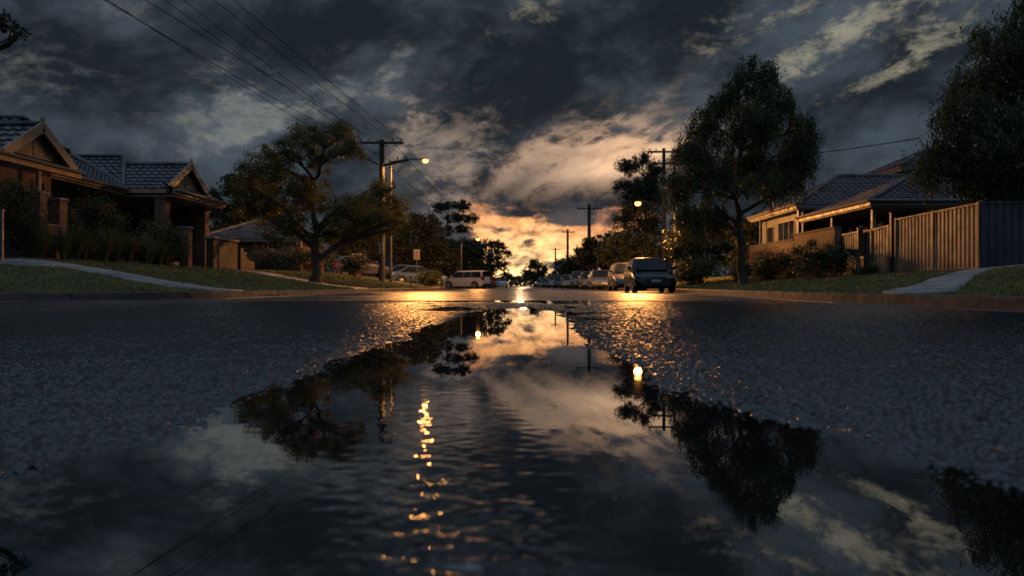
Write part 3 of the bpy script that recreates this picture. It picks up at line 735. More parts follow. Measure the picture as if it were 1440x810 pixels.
dr = MB(); dr.box(-16.245, -16.19, 30.6, 31.5, 1.26, 3.3); d_ = wb(dr, 'door', M_DARKW, H); hn = MB(); hn.tube([(-16.18, 31.4, 2.2), (-16.14, 31.4, 2.2), (-16.14, 31.3, 2.2)], 0.015, 6); wb(hn, 'handle', M_STEELG, d_)

# gate pier and stepped garden wall of the brick house
def pier(name, label, x, y, h, w, m, cap=True):
    z = g1(x, y); p = thing(name, label, 'pillar', (x, y, z - .1))
    MB().box(-w / 2, w / 2, -w / 2, w / 2, -0.05, h + .1).build('shaft', m, p)
    if cap: MB().box(-w / 2 - .035, w / 2 + .035, -w / 2 - .035, w / 2 + .035, h + .102, h + .17).build('cap', M_CONC, p, bevel=0.01)
    return p
pier('gate_pier', 'slim red brick gate pier standing before the porch of the two gabled house', -12.35, 29.1, 1.45, .34, M_BRICK)
sw = thing('garden_wall', 'low stepped brick garden wall with rounded top beside the brick porch', 'wall', (-12.4, 33.6, 0.95))
for (y0, y1, z0, zt, curve) in ((31.5, 34.2, 0.8, 2.15, 0), (34.6, 36.4, 0.8, 1.95, 1)):
    pts = [(y0, z0), (y1, z0)]
    if curve: pts += [(y1, zt - .55)] + [(y1 - (y1 - y0) * .8 * math.sin(a) , zt - .55 + .55 * (1 - math.cos(a)) ) for a in [k * math.pi / 16 for k in range(1, 9)]] + [(y0, zt)]
    else: pts += [(y1, zt), (y0, zt + .12)]
    wb(MB().prism(pts, 'x', -12.55, -12.25), 'wall_section', M_BLOCK, sw)
wb(MB().box(-12.62, -12.18, 31.45, 34.25, 2.19, 2.27), 'coping', M_CONC, sw)
wb(MB().box(-12.245, -12.22, 32.0, 32.9, 0.85, 1.9), 'side_gate', M_DARKM, sw)

# ------------------------------------------------------------------ low brick house farther on
H3 = thing('brick_bungalow', 'low brown brick bungalow with hipped roof behind the spreading street tree', 'house', (-16, 51, 0.95))
brickbox(H3, M_BRICK2, -19.2, -13.6, 48, 55, 0.5, 3.1)
r3 = MB(); ez, rz_ = 3.12, 4.55
roof_plane(r3, (-19.7, 47.5, ez), (-13.1, 47.5, ez), (-15.6, 51.5, rz_), (-17.2, 51.5, rz_))
roof_plane(r3, (-13.1, 47.5, ez), (-13.1, 55.5, ez), (-15.6, 51.52, rz_), (-15.6, 51.48, rz_))
roof_plane(r3, (-19.7, 55.5, ez), (-19.7, 47.5, ez), (-17.2, 51.48, rz_), (-17.2, 51.52, rz_))
ro = wb(r3, 'roof', M_ROOF, H3); capline(ro, M_ROOF, [(-13.1, 47.5, ez + .04), (-15.6, 51.5, rz_ + .04), (-17.2, 51.5, rz_ + .04), (-19.7, 47.5, ez + .04)])
window(H3, '-y', 48, -16.1, -15.0, 1.8, 2.9, 1); window(H3, '-y', 48, -18.4, -17.2, 1.8, 2.8, 1)
wb(MB().box(-13.55, -13.2, 47.6, 47.95, 0.8, 3.1), 'pillar', M_BRICK, H3); wb(MB().box(-14.6, -13.75, 47.93, 47.995, 1.0, 2.95), 'door', M_TRIM, H3)
wb(MB().box(-19.75, -13.05, 47.42, 47.48, 2.96, 3.12), 'fascia', M_TRIM, H3)

# cream gabled house glimpsed past the lamp
H4 = thing('gabled_house', 'cream gabled house lit by the lamp, glimpsed between dark trees', 'house', (-13.5, 78, 1.0))
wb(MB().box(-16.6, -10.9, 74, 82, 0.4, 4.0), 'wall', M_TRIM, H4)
wb(MB().prism([(-16.4, 4.0), (-11.1, 4.0), (-13.75, 5.9)], 'y', 74.0, 74.1), 'gable_panel', M_TRIM, H4)
r4 = MB(); roof_plane(r4, (-10.5, 73.6, 3.85), (-10.5, 82.4, 3.85), (-13.75, 82.4, 6.05), (-13.75, 73.6, 6.05)); roof_plane(r4, (-17.0, 82.4, 3.85), (-17.0, 73.6, 3.85), (-13.75, 73.6, 6.05), (-13.75, 82.4, 6.05)); wb(r4, 'roof', M_ROOF2, H4)
for s_ in (-1, 1):
    q_ = MB(); q_.beam((-13.75 + s_ * 3.3, 73.55, 3.85), (-13.75, 73.55, 6.03), .06, .26); wb(q_, 'barge_board', M_TRIM, H4)
window(H4, '-y', 74, -14.6, -12.9, 1.8, 3.2, 1)

# ------------------------------------------------------------------ tiled house on the right
H2 = thing('tiled_house', 'pale house with dark hipped tile roofs behind the brick wall and metal fence', 'house', (17, 34, 0.8))
brickbox(H2, M_BRICK2, 15.0, 26, 31.2, 36.3, 0.4, 3.35)
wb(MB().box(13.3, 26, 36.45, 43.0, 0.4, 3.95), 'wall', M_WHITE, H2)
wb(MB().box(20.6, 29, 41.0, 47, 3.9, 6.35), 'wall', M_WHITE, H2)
r = MB()
roof_plane(r, (13.0, 28.8, 3.42), (29, 28.8, 3.42), (24, 32.7, 5.08), (16.8, 32.7, 5.08))
roof_plane(r, (13.0, 36.6, 3.42), (13.0, 28.8, 3.42), (16.8, 32.72, 5.08), (16.8, 32.68, 5.08))
roof_plane(r, (29, 36.6, 3.42), (13.0, 36.6, 3.42), (16.8, 32.7, 5.08), (24, 32.7, 5.08))
roof_plane(r, (12.85, 36.0, 4.02), (30, 36.0, 4.02), (30, 39.2, 5.76), (16.05, 39.2, 5.76))
roof_plane(r, (12.85, 43.4, 4.02), (12.85, 36.0, 4.02), (16.05, 39.22, 5.76), (16.05, 39.18, 5.76))
roof_plane(r, (30, 43.4, 4.02), (12.85, 43.4, 4.02), (16.05, 39.2, 5.76), (30, 39.2, 5.76))
roof_plane(r, (19.6, 40.0, 6.42), (30, 40.0, 6.42), (27, 43.8, 8.0), (23, 43.8, 8.0))
roof_plane(r, (19.6, 47.8, 6.42), (19.6, 40.0, 6.42), (23, 43.82, 8.0), (23, 43.78, 8.0))
ro = wb(r, 'roof', M_ROOF2, H2)
capline(ro, M_ROOF2, [(13.0, 28.8, 3.46), (16.8, 32.7, 5.12), (24, 32.7, 5.12)]); capline(ro, M_ROOF2, [(12.85, 36, 4.06), (16.05, 39.2, 5.8), (26, 39.2, 5.8)]); capline(ro, M_ROOF2, [(19.6, 40.0, 6.46), (23, 43.8, 8.04)])
fa = MB(); fa.box(12.95, 13.0, 28.75, 36.4, 3.24, 3.42); fa.box(13.0, 29, 28.74, 28.79, 3.24, 3.42); fa.box(12.8, 12.85, 36.0, 43.4, 3.84, 4.02); fa.box(12.85, 29, 35.94, 35.99, 3.84, 4.02); fa.box(19.55, 19.6, 40, 47, 6.22, 6.42); fa.box(19.6, 29, 39.94, 39.99, 6.22, 6.42)
wb(fa, 'fascia', M_TRIM, H2)
gt = MB(); gt.tube([(12.9, 28.7, 3.42), (12.9, 36.3, 3.42)], 0.06, 8); gt.tube([(12.9, 28.69, 3.42), (26, 28.69, 3.42)], 0.06, 8); gt.tube([(12.75, 35.95, 4.02), (12.75, 43.4, 4.02)], 0.06, 8); wb(gt, 'roof_gutter', M_TRIM, H2, smooth=True)
so = MB(); so.box(13.02, 26, 28.82, 36.2, 3.18, 3.235); so.box(12.87, 13.28, 36.02, 43.2, 3.78, 3.835); so.box(13.28, 20, 36.02, 36.44, 3.78, 3.835); so.box(19.62, 20.6, 40.02, 47, 6.16, 6.215); wb(so, 'soffit', M_SOFFIT, H2)
for yy in (29.15, 32.9):
    wb(MB().box(13.22, 13.36, yy, yy + .14, 0.5, 3.17), 'verandah_post', M_TRIM, H2)
wb(MB().box(12.95, 13.1, 36.1, 36.26, 0.5, 3.77), 'verandah_post', M_TRIM, H2)
wb(MB().box(12.98, 13.1, 41.9, 42.0, 0.5, 3.77), 'verandah_post', M_TRIM, H2)
window(H2, '-x', 13.3, 37.5, 39.9, 1.75, 3.5, 2, M_TRIM); window(H2, '-y', 31.2, 16.6, 18.6, 1.6, 2.9, 1); window(H2, '-x', 15.0, 32.0, 34.4, 1.5, 2.9, 2)
window(H2, '-x', 13.3, 40.6, 41.7, 1.9, 3.4, 0)

# ------------------------------------------------------------------ fences on the right
M_FBROWN = mat('brown corrugated steel', (0.20, 0.132, 0.082), 0.5, 0.38, 1.6, metal=0.1)
M_FGREEN = mat('dark green steel', (0.030, 0.042, 0.042), 0.5, 0.3, 1.2, metal=0.1)
M_FBLUE = mat('dark slate steel', (0.030, 0.036, 0.042), 0.5, 0.3, 1.2, metal=0.1)
def corr(mb, p0, p1, zb0, zb1, zt0, zt1, pitch=0.19, amp=0.03):
    """trapezoid-ribbed sheet standing between two plan points"""
    p0, p1 = np.array(p0, float), np.array(p1, float); d = p1 - p0; L = np.linalg.norm(d); d /= L; n = np.array([-d[1], d[0]])
    V = []; k = 0
    us = []
    u = 0.0
    while u < L:
        for (f, o_) in ((0, 0), (.55, 0), (.68, 1), (.87, 1)):
            if u + f * pitch <= L: us.append((u + f * pitch, o_ * amp))
        u += pitch
    us.append((L, 0))
    for off in (0, 0.006):
        for (u, o_) in us:
            q = p0 + d * u + n * (o_ + off); t = u / L
            V += [(q[0], q[1], zb0 + (zb1 - zb0) * t), (q[0], q[1], zt0 + (zt1 - zt0) * t)]
    m = len(us); Fa = []
    for i in range(m - 1):
        a = 2 * i; Fa.append((a, a + 2, a + 3, a + 1)); b = a + 2 * m; Fa.append((b, b + 1, b + 3, b + 2)); Fa.append((a + 1, a + 3, b + 3, b + 1))
    mb.add(V, Fa)
def fence(name, label, p0, p1, h0, h1, m, npost=3, cat='fence', face=1):
    c = ((p0[0] + p1[0]) / 2, (p0[1] + p1[1]) / 2); z = g1(*c); f = thing(name, label, cat, (c[0], c[1], z))
    z0, z1 = g1(*p0) - 0.02, g1(*p1) - 0.02
    mb = MB(); corr(mb, p0, p1, z0 + .03, z1 + .03, z0 + h0, z1 + h1); wb(mb, 'sheet', m, f, fix=True)
    d = (Vector((*p1, 0)) - Vector((*p0, 0))).normalized(); n = Vector((-d.y, d.x, 0)) * 0.035
    for (t0, t1) in ((h0, h1), (.05, .05)):
        r_ = MB(); r_.beam(Vector((*p0, z0 + t0)) , Vector((*p1, z1 + t1)), .05, .05); wb(r_, 'rail', m, f)
    for k in range(npost):
        t = k / max(1, npost - 1); p = Vector((*p0, z0)).lerp(Vector((*p1, z1)), t); hh = h0 + (h1 - h0) * t
        q_ = MB(); q_.box(p.x - .035, p.x + .035, p.y - .035, p.y + .035, p.z - .1, p.z + hh + .045); wb(q_, 'post', m, f)
    return f
fence('metal_fence', 'long brown corrugated metal fence catching the warm light beside the verge', (11.2, 23.15), (11.2, 19.0), 1.60, 1.62, M_FBROWN, 3)
fence('metal_fence', 'dark slate metal fence turning back from the brown fence corner at right', (11.25, 18.93), (19.5, 18.93), 1.62, 1.70, M_FBLUE, 4)
fence('metal_fence', 'narrow brown ribbed fence panel beside the tall dark gate post', (11.2, 24.75), (11.2, 23.6), 1.42, 1.45, M_FBROWN, 2)
fence('metal_fence', 'narrow dark ribbed panel between grey post and lit brown panel', (11.35, 25.55), (11.35, 24.85), 1.42, 1.42, M_FGREEN, 2)
fence('metal_gate', 'dark green metal side gate next to the end of the brick wall', (11.2, 27.15), (11.2, 25.75), 1.40, 1.42, M_FGREEN, 2, 'gate')
def post(name, label, x, y, h, w, m):
    z = g1(x, y); p = thing(name, label, 'post', (x, y, z - .1)); MB().box(-w / 2, w / 2, -w / 2, w / 2, 0, h + .1).build('shaft', m, p, bevel=0.008); MB().box(-w / 2 - .012, w / 2 + .012, -w / 2 - .012, w / 2 + .012, h + .102, h + .13).build('cap', m, p)
post('gate_post', 'tall dark gate post at the far end of the brown metal fence', 11.2, 23.38, 1.78, .12, M_DARKM)
post('gate_post', 'slim grey gate post beside the dark green side gate', 11.18, 25.65, 1.5, .07, M_STEELG)
bw = thing('brick_wall', 'red brick boundary wall with one step behind the round bushes', 'wall', (11.2, 32, 0.75))
wb(MB().box(11.08, 11.32, 27.35, 31.4, 0.3, 2.30), 'wall_section', M_BRICK, bw); wb(MB().box(11.08, 11.32, 31.405, 37.4, 0.3, 2.12), 'wall_section', M_BRICK, bw)
wb(MB().box(11.05, 11.35, 27.33, 31.42, 2.302, 2.36), 'coping', M_BRICK2, bw); wb(MB().box(11.05, 11.35, 31.425, 37.45, 2.122, 2.18), 'coping', M_BRICK2, bw)
# blue post by the left edge, brown pier by the drive
post('fence_post', 'slim blue grey post at the left edge beside the strappy plants', -12.62, 19.15, 1.25, .05, M_STEELG)
pier('gate_pier', 'square brown brick pier beside the white car on the drive', -10.9, 53.0, 1.45, .62, M_BRICK2)
# ------------------------------------------------------------------ trees and plants
M_BARK = mat('dark bark', (0.055, 0.042, 0.032), 0.9, 0.45, 6, bump=0.8, bscale=40)
M_BARKP = mat('pale gum bark', (0.24, 0.20, 0.165), 0.8, 0.35, 3, bump=0.5, bscale=30)
def leafmat(name, a, b, trl=0.25):
    m = bpy.data.materials.new(name); m.use_nodes = True; t = m.node_tree; p = t.nodes['Principled BSDF']; q = G(t)
    co = q.node('ShaderNodeTexCoord').outputs['Object']
    rnd = q.node('ShaderNodeNewGeometry').outputs['Random Per Island']
    n = q.m('ADD', q.m('MULTIPLY', q.noise(co, 1.6, 3, 0.6), 0.65), q.m('MULTIPLY', rnd, 0.35))
    c = q.mix(q.step(n, 0.3, 0.68), a, b)
    q.link(c, p.inputs['Base Color']); p.inputs['Roughness'].default_value = 0.5; p.inputs['Specular IOR Level'].default_value = 0.35
    tr = q.node('ShaderNodeBsdfTranslucent'); q.link(c, tr.inputs['Color'])
    mx = q.node('ShaderNodeMixShader'); mx.inputs[0].default_value = trl
    q.link(p.outputs[0], mx.inputs[1]); q.link(tr.outputs[0], mx.inputs[2]); q.link(mx.outputs[0], t.nodes['Material Output'].inputs[0])
    return m
L_OLIVE = leafmat('olive leaves', (0.046, 0.056, 0.016), (0.135, 0.128, 0.030), 0.5)
L_WEEP = leafmat('weeping leaves', (0.036, 0.048, 0.016), (0.080, 0.088, 0.028))
L_DARK = leafmat('dark leaves', (0.026, 0.034, 0.014), (0.058, 0.064, 0.024))
L_GUM = leafmat('gum leaves', (0.036, 0.042, 0.022), (0.072, 0.074, 0.036))
L_BUSH = leafmat('bush leaves', (0.030, 0.044, 0.014), (0.074, 0.086, 0.026))
L_STRAP = leafmat('strap leaves', (0.055, 0.066, 0.022), (0.17, 0.15, 0.055))

def unit(v): return v / (np.linalg.norm(v, axis=1)[:, None] + 1e-9)
def leaf_quads(C, A, L, Wd):
    """diamond leaves at C along A with length L and width Wd"""
    n = len(C); A = unit(A); S = unit(np.cross(A, rng.normal(size=(n, 3)))); L = np.broadcast_to(L, n)[:, None]; Wd = np.broadcast_to(Wd, n)[:, None]
    V = np.stack([C - A * L / 2, C + S * Wd / 2 + A * L * .08, C + A * L / 2, C - S * Wd / 2 + A * L * .08], 1)
    return V.reshape(-1, 3)
def ball(n):
    v = rng.normal(size=(n, 3)); return unit(v) * (rng.random(n) ** 0.42)[:, None]

def foliage(clumps, n, leaf, weep=False, sub=None, fill=0.30, strand=(0.5, 1.3)):
    """clumps: (centre, radii). Leaves sit in many small tufts inside each clump so that gaps stay between them."""
    vols = np.array([r[0] * r[1] * r[2] for (_, r) in clumps]) ** 0.75; vols /= vols.sum(); out = []; tufts = []
    for (c, r), w in zip(clumps, vols):
        k = max(20, int(n * w)); c = np.array(c); r = np.array(r)
        ns = sub or max(7, int(10 + 26 * min(2.0, r.mean())))
        sc = c + ball(ns) * r * 0.92
        sr = r.mean() * fill * (0.55 + 0.8 * rng.random(ns)); tufts.append(sc)
        if not weep:
            i = rng.integers(0, ns, k); P_ = sc[i] + rng.normal(size=(k, 3)) * (sr[i] * 0.55)[:, None] * np.array([1, 1, .75])
            A = rng.normal(size=(k, 3)) + np.array([0, 0, -0.25]); l = leaf * (0.6 + 0.8 * rng.random(k))
            out.append(leaf_quads(P_, A, l, l * 0.48))
        else:
            per = 16; m = max(4, k // per); i = rng.integers(0, ns, m)
            st = sc[i] + rng.normal(size=(m, 3)) * (sr[i] * 0.62)[:, None]; ln = strand[0] + (strand[1] - strand[0]) * rng.random(m) ** 1.5
            dr = rng.normal(size=(m, 3)) * 0.16; dr[:, 2] = 0; outw = unit(st - c) * 0.22; outw[:, 2] = 0
            t = np.tile(np.linspace(0, 1, per), (m, 1)) + rng.normal(size=(m, per)) * 0.03
            P_ = st[:, None] + (dr + outw)[:, None] * (t * ln[:, None])[..., None] ** 0.8 + np.array([0, 0, -1]) * (t * ln[:, None])[..., None]
            P_ = P_.reshape(-1, 3) + rng.normal(size=(m * per, 3)) * 0.045
            A = rng.normal(size=(m * per, 3)) * 0.55 + np.array([0, 0, -1.0]); l = leaf * (0.7 + 0.8 * rng.random(m * per))
            out.append(leaf_quads(P_, A, l, l * 0.30))
    V = np.concatenate(out); return V, np.arange(len(V)).reshape(-1, 4), tufts

def limb(mb, a, b, r0, r1, bend=0.12, n=6, sides=6, sag=0.0):
    a, b = Vector(a), Vector(b); L = (b - a).length; o_ = Vector((random.gauss(0, 1), random.gauss(0, 1), random.gauss(0, .4))) * L * bend
    pts = []
    for i in range(n + 1):
        t = i / n; p = a.lerp(b, t) + o_ * math.sin(math.pi * t) + Vector((0, 0, sag * L * math.sin(math.pi * t)))
        if 0 < i < n: p += Vector((random.gauss(0, 1), random.gauss(0, 1), random.gauss(0, 1))) * L * 0.015
        pts.append(p)
    mb.tube(pts, [r0 + (r1 - r0) * (i / n) for i in range(n + 1)], sides)
    return pts

def tree(name, label, base, fork, clumps, tr, nleaf, leaf, lm, bark=None, weep=False, group=None, cat='tree', fill=0.30, twigs=6, trunks=1, strand=(0.5, 1.3), forks=None, sub=None, limbw=0.42):
    bx_, by_, bz_ = base; t = thing(name, label, cat, base, 0, group); base = Vector(base); fork = Vector(fork)
    bark = bark or M_BARK
    rel = [((Vector(c) - base), r) for (c, r) in clumps]
    mb = MB(); f = fork - base
    pts = limb(mb, (0, 0, -0.15), f, tr, tr * 0.72, 0.04, 7, 10)
    # root flare
    mb.tube([(0, 0, -0.2), (0, 0, 0.02), (0, 0, 0.22)], [tr * 1.55, tr * 1.3, tr * 1.0], 10)
    zs = sorted(c.z for (c, r) in rel); top = max(c.z for (c, r) in rel)
    V, Fq, tufts = foliage([(tuple(c), r) for (c, r) in rel], nleaf, leaf, weep, sub, fill, strand)
    # leader up through the middle
    lead_top = Vector((sum(c.x for c, r in rel) / len(rel) * .7 + f.x * .3, sum(c.y for c, r in rel) / len(rel) * .6, top)); lead = limb(mb, f, lead_top, tr * .66, tr * .16, 0.05, 9, 8)
    for ((c, r), tf) in zip(rel, tufts):
        # start from the leader below the clump
        cand = [p for p in pts[4:] + lead if p.z < c.z - 0.15 * abs(c.x - p.x)] or [f]
        s_ = min(cand, key=lambda p: (p - c).length + 0.5 * abs((c.z - p.z) - 0.8 * math.hypot(c.x - p.x, c.y - p.y)))
        L = (c - s_).length; r0 = min(tr * .5, 0.02 + 0.022 * L + tr * limbw * .35)
        lp = limb(mb, s_, c, r0, r0 * .35, 0.07, 7, 6, 0.05)
        for k in range(min(twigs, len(tf))):
            q0 = lp[random.choice((3, 4, 5, 6, 7))]; q1 = Vector(tf[random.randrange(len(tf))])
            tp = limb(mb, q0, q1, r0 * .36, r0 * .10, 0.10, 4, 4)
    mb.build('trunk', bark, t, smooth=True, fix=False)
    mesh_obj('crown', V, Fq, lm, t)
    return t
def cl(rows, d, depth=0.9, extra=True):
    """crown masses read off the picture: (px, py, rx, ry, metres behind)"""
    out = []
    for (px, py, rx, ry, *o_) in rows:
        dd = d + (o_[0] if o_ else 0); c = W(px, py, dd); k = dd / F
        out.append((tuple(c), (rx * k, max(rx, ry) * k * depth, ry * k)))
    return out

bz = lambda px, d, x=None: (lambda X: (X, d, g1(X, d)))((px - PX0) / F * d)
# spreading tree on the left verge
b1 = bz(443, 34.7)
tree('street_tree', 'spreading open street tree on the left verge, its right side lit amber', b1, W(443, 340, 34.7),
     cl([(372, 236, 38, 32, 0), (352, 266, 24, 37, .6), (398, 216, 33, 29, -.9), (440, 192, 38, 27, 0), (480, 193, 31, 27, .6), (496, 212, 17, 27, -.4), (455, 222, 33, 21, 1.0), (412, 262, 38, 32, -1),
         (366, 296, 31, 32, 1), (444, 280, 31, 29, 1.2), (478, 294, 38, 29, -1.2), (505, 300, 33, 32, 0), (533, 286, 29, 29, 3.5), (557, 290, 20, 32, 4), (522, 318, 38, 24, 2), (540, 268, 20, 18, 4.5), (505, 330, 29, 16, 1), (462, 325, 38, 24, .8), (402, 318, 38, 27, -.4), (545, 312, 26, 18, .4)], 34.7),
     0.235, 80000, 0.085, L_OLIVE, fill=0.34, twigs=10, sub=24)
# big weeping tree on the right verge
b2 = bz(1046, 30)
tree('weeping_tree', 'tall weeping tree with a full drooping crown before the brick wall at right', b2, W(1040, 300, 30),
     cl([(1066, 104, 36, 22, 0), (1030, 138, 34, 26, .5), (1092, 142, 32, 30, -.5), (1126, 182, 22, 32, .4), (1060, 165, 44, 32, -1), (1000, 178, 34, 32, .8), (972, 215, 30, 32, 0), (1112, 222, 32, 28, .8), (1050, 225, 42, 32, 1.2),
         (1002, 245, 34, 34, -.8), (956, 262, 22, 34, .4), (976, 300, 24, 24, -.4), (1112, 250, 26, 20, -.5), (1002, 296, 22, 28, .9), (1130, 215, 16, 26, 0), (1075, 250, 30, 22, -1)], 30),
     0.17, 74000, 0.115, L_WEEP, weep=True, fill=0.30, sub=13, twigs=9, strand=(0.35, 1.0))
# tree over the dark fence at the right edge
b3 = (13.6, 20.6, g1(13.6, 20.6))
tree('weeping_tree', 'weeping tree hanging over the dark slate fence at the right edge', b3, (13.7, 20.6, 3.6),
     cl([(1415, 55, 40, 40, 0), (1372, 110, 36, 40, .4), (1345, 165, 34, 36, 0), (1318, 215, 28, 30, .3), (1395, 165, 50, 50, -.6), (1450, 120, 60, 60, .5), (1440, 215, 60, 44, -.4), (1302, 240, 18, 20, 0), (1375, 235, 44, 34, .5), (1500, 60, 70, 60, 0),
         (1540, 180, 70, 70, 0), (1480, 262, 50, 24, -.6), (1560, 60, 60, 60, .6), (1470, 10, 60, 40, 0), (1420, 265, 36, 18, 0)], 20.4),
     0.20, 95000, 0.10, L_WEEP, weep=True, fill=0.34, twigs=6, strand=(0.25, 0.8))
# branch reaching in at the upper left
b0 = (-12.9, 17.4, g1(-12.9, 17.4))
tree('overhanging_tree', 'tree whose leafy branch reaches in at the upper left corner', b0, (-13.2, 17.3, 4.0),
     cl([(-10, 22, 34, 24, 0), (12, 36, 16, 16, .2), (30, 44, 12, 10, 0), (-60, -10, 60, 50, 0), (-120, 20, 70, 60, .5), (-60, -90, 80, 60, 0), (-150, -60, 80, 70, 0)], 17.2),
     0.20, 9000, 0.11, L_DARK, fill=0.30, twigs=5)
# trees behind, left
BG = 'dark trees behind the left houses'
def bgtree(name, label, px, d, rows, n, leaf, lm=L_DARK, bark=None, tr=0.2, fk=0.35, group=None, **k):
    b = bz(px, d); topz = min(r[1] for r in rows); f = W(px, PY0 - (PY0 - topz) * fk, d)
    return tree(name, label, b, f, cl(rows, d), tr, n, leaf, lm, bark, group=group, **k)
bgtree('dense_tree', 'dense dark tree rising behind the porch and the low bungalow', 335, 62, [(328, 262, 24, 18), (308, 290, 24, 26, 1), (345, 290, 28, 28, -1), (372, 262, 22, 26, 2), (325, 320, 34, 20), (390, 300, 24, 30, 2)], 15000, .26, group=None)
bgtree('dense_tree', 'small dark tree peeping over the valley between the two brick gables', 92, 46, [(90, 212, 9, 8), (100, 226, 10, 10), (80, 228, 12, 12), (92, 245, 16, 16)], 3500, .2)
bgtree('dense_tree', 'dark tree behind the white car and the utility pole', 505, 66, [(495, 335, 26, 26), (522, 345, 24, 26, 1), (478, 345, 22, 24, -1), (510, 368, 34, 20)], 9000, .26)
bgtree('dense_tree', 'tall dark tree right behind the lamp lit street tree', 585, 70, [(575, 318, 26, 22), (598, 322, 20, 24, 1), (560, 345, 26, 28, -1), (612, 345, 18, 26), (590, 360, 34, 26)], 13000, .28)
bgtree('dense_tree', 'broad dark tree behind the parking sign', 622, 84, [(612, 352, 20, 20), (635, 352, 18, 20, 1), (625, 375, 30, 20), (600, 378, 18, 16, -1)], 8000, .3)
bgtree('gum_tree', 'tall gum tree with open tufted crown against the glow', 624, 92, [(618, 292, 14, 8), (634, 288, 12, 7, 1), (652, 290, 13, 8), (640, 306, 15, 8, -1), (662, 308, 11, 8), (612, 314, 10, 8), (650, 322, 12, 7), (628, 325, 12, 8, 1)], 6500, .24, L_GUM, M_BARKP, .22, fk=.6, fill=.34, twigs=4)
bgtree('gum_tree', 'second gum tree lower down beside the left parked cars', 690, 112, [(676, 344, 16, 10), (698, 346, 15, 10, 1), (712, 356, 8, 8), (690, 360, 18, 10, -1), (668, 364, 14, 12), (704, 372, 13, 10), (680, 380, 22, 12), (712, 386, 9, 8)], 9000, .3, L_DARK, None, .25, fk=.4)
bgtree('dense_tree', 'round dark tree behind the white wagon', 655, 98, [(655, 352, 16, 16), (645, 375, 18, 18), (668, 380, 14, 14)], 6000, .3)
bgtree('dense_tree', 'small rounded tree standing alone at the far end of the road', 752, 175, [(752, 372, 12, 8), (742, 382, 10, 9), (763, 381, 10, 9), (752, 388, 16, 7)], 4500, .42)
bgtree('dense_tree', 'dark tree behind the trunk of the big weeping tree', 1050, 52, [(1040, 318, 26, 24), (1066, 322, 20, 24, 1), (1015, 330, 24, 24), (1046, 355, 34, 26), (1085, 345, 18, 22)], 10000, .2, None or L_DARK, None, .16)
bgtree('dense_tree', 'mid height dark tree between the two gum trees', 660, 104, [(655, 348, 18, 14), (672, 352, 14, 14), (645, 362, 16, 16), (662, 372, 22, 16)], 6000, .28)
# right side row
bgtree('lacy_tree', 'tall lacy tree behind the right street lamp', 905, 66, [(884, 236, 20, 14), (904, 228, 18, 12, 1), (922, 246, 16, 22), (882, 264, 18, 16), (905, 266, 22, 20, 1), (925, 282, 18, 24), (890, 293, 22, 20), (912, 315, 28, 20), (876, 310, 16, 16)], 22000, .17, L_DARK, None, .2, fk=.4, fill=.42, sub=26, twigs=9)
bgtree('dense_tree', 'dark leafy tree behind the black and silver parked cars', 880, 62, [(875, 340, 22, 18), (898, 350, 24, 22, 1), (858, 358, 20, 18, -1), (925, 350, 22, 30), (885, 375, 30, 16)], 13000, .26)
bgtree('dense_tree', 'bushy dark tree behind the row of cars, left of the taller ones', 838, 82, [(832, 345, 16, 12), (850, 340, 16, 14, 1), (822, 360, 18, 14), (846, 365, 22, 18), (868, 352, 14, 16)], 9000, .3)
bgtree('dense_tree', 'low dark tree behind the farther parked cars', 808, 100, [(806, 368, 14, 10), (820, 374, 14, 12), (796, 380, 12, 9), (812, 386, 18, 8)], 5000, .32)
bgtree('dense_tree', 'lowest dark tree at the far end of the right row', 780, 150, [(780, 388, 10, 7), (792, 386, 9, 8), (772, 392, 9, 5)], 2500, .4)
bgtree('dense_tree', 'dark tree under the left side of the big weeping tree', 985, 40, [(955, 335, 22, 26, 2), (972, 365, 24, 24, 1), (968, 335, 18, 20), (990, 345, 24, 20, .6), (1015, 350, 18, 18), (948, 355, 16, 20), (985, 370, 30, 16)], 11000, .16, L_BUSH, None, .14)
# far wooded skyline that closes the end of the street
def wood(name, x0, x1, y, h, n, label):
    x = x0 + (x1 - x0) * rng.random(n); top = h * (0.55 + 0.75 * fbm(x * 0.06, x * 0 + y, 5)); C = np.stack([x, y + rng.normal(size=n) * 12, rng.random(n) ** 0.7 * top], 1)
    V = leaf_quads(C, rng.normal(size=(n, 3)), 1.6, 1.0); o = mesh_obj(name, V, np.arange(len(V)).reshape(-1, 4), L_DARK); tag(o, label, None, None, 'stuff')
wood('far_woodland', -230, -9, 300, 11, 9000, 'far dark tree line closing the street on the left')
wood('far_woodland', 14, 230, 300, 11, 9000, 'far dark tree line closing the street on the right')
wood('far_woodland', -60, 60, 415, 5, 5000, 'low dark tree line at the very end of the road')

# ------------------------------------------------------------------ bushes and strappy plants
def bush(name, label, c, r, n, leaf, lm=None, group=None, cat='bush'):
    x, y = c; z = g1(x, y); t = thing(name, label, cat, (x, y, z), 0, group); rx, ry, rz_ = r
    V, Fq, tf = foliage([((0, 0, rz_ * .95), (rx, ry, rz_)), ((rx * .4, -ry * .2, rz_ * 1.25), (rx * .6, ry * .6, rz_ * .55)), ((-rx * .4, 0, rz_ * .7), (rx * .6, ry * .7, rz_ * .6))], n, leaf, fill=0.34)
    V = V[: len(V)]; V[:, 2] = np.maximum(V[:, 2], 0.01)
    mb = MB()
    for k in range(7): limb(mb, (random.gauss(0, .06), random.gauss(0, .06), -.1), Vector(tf[0][random.randrange(len(tf[0]))]), .025, .008, .1, 4, 5)
    mb.build('stem', M_BARK, t, fix=False); mesh_obj('foliage', V, Fq, lm or L_BUSH, t); return t
bush('round_bush', 'large round bush before the near end of the brick boundary wall', (10.35, 26.6), (1.0, .8, .70), 9000, .075)
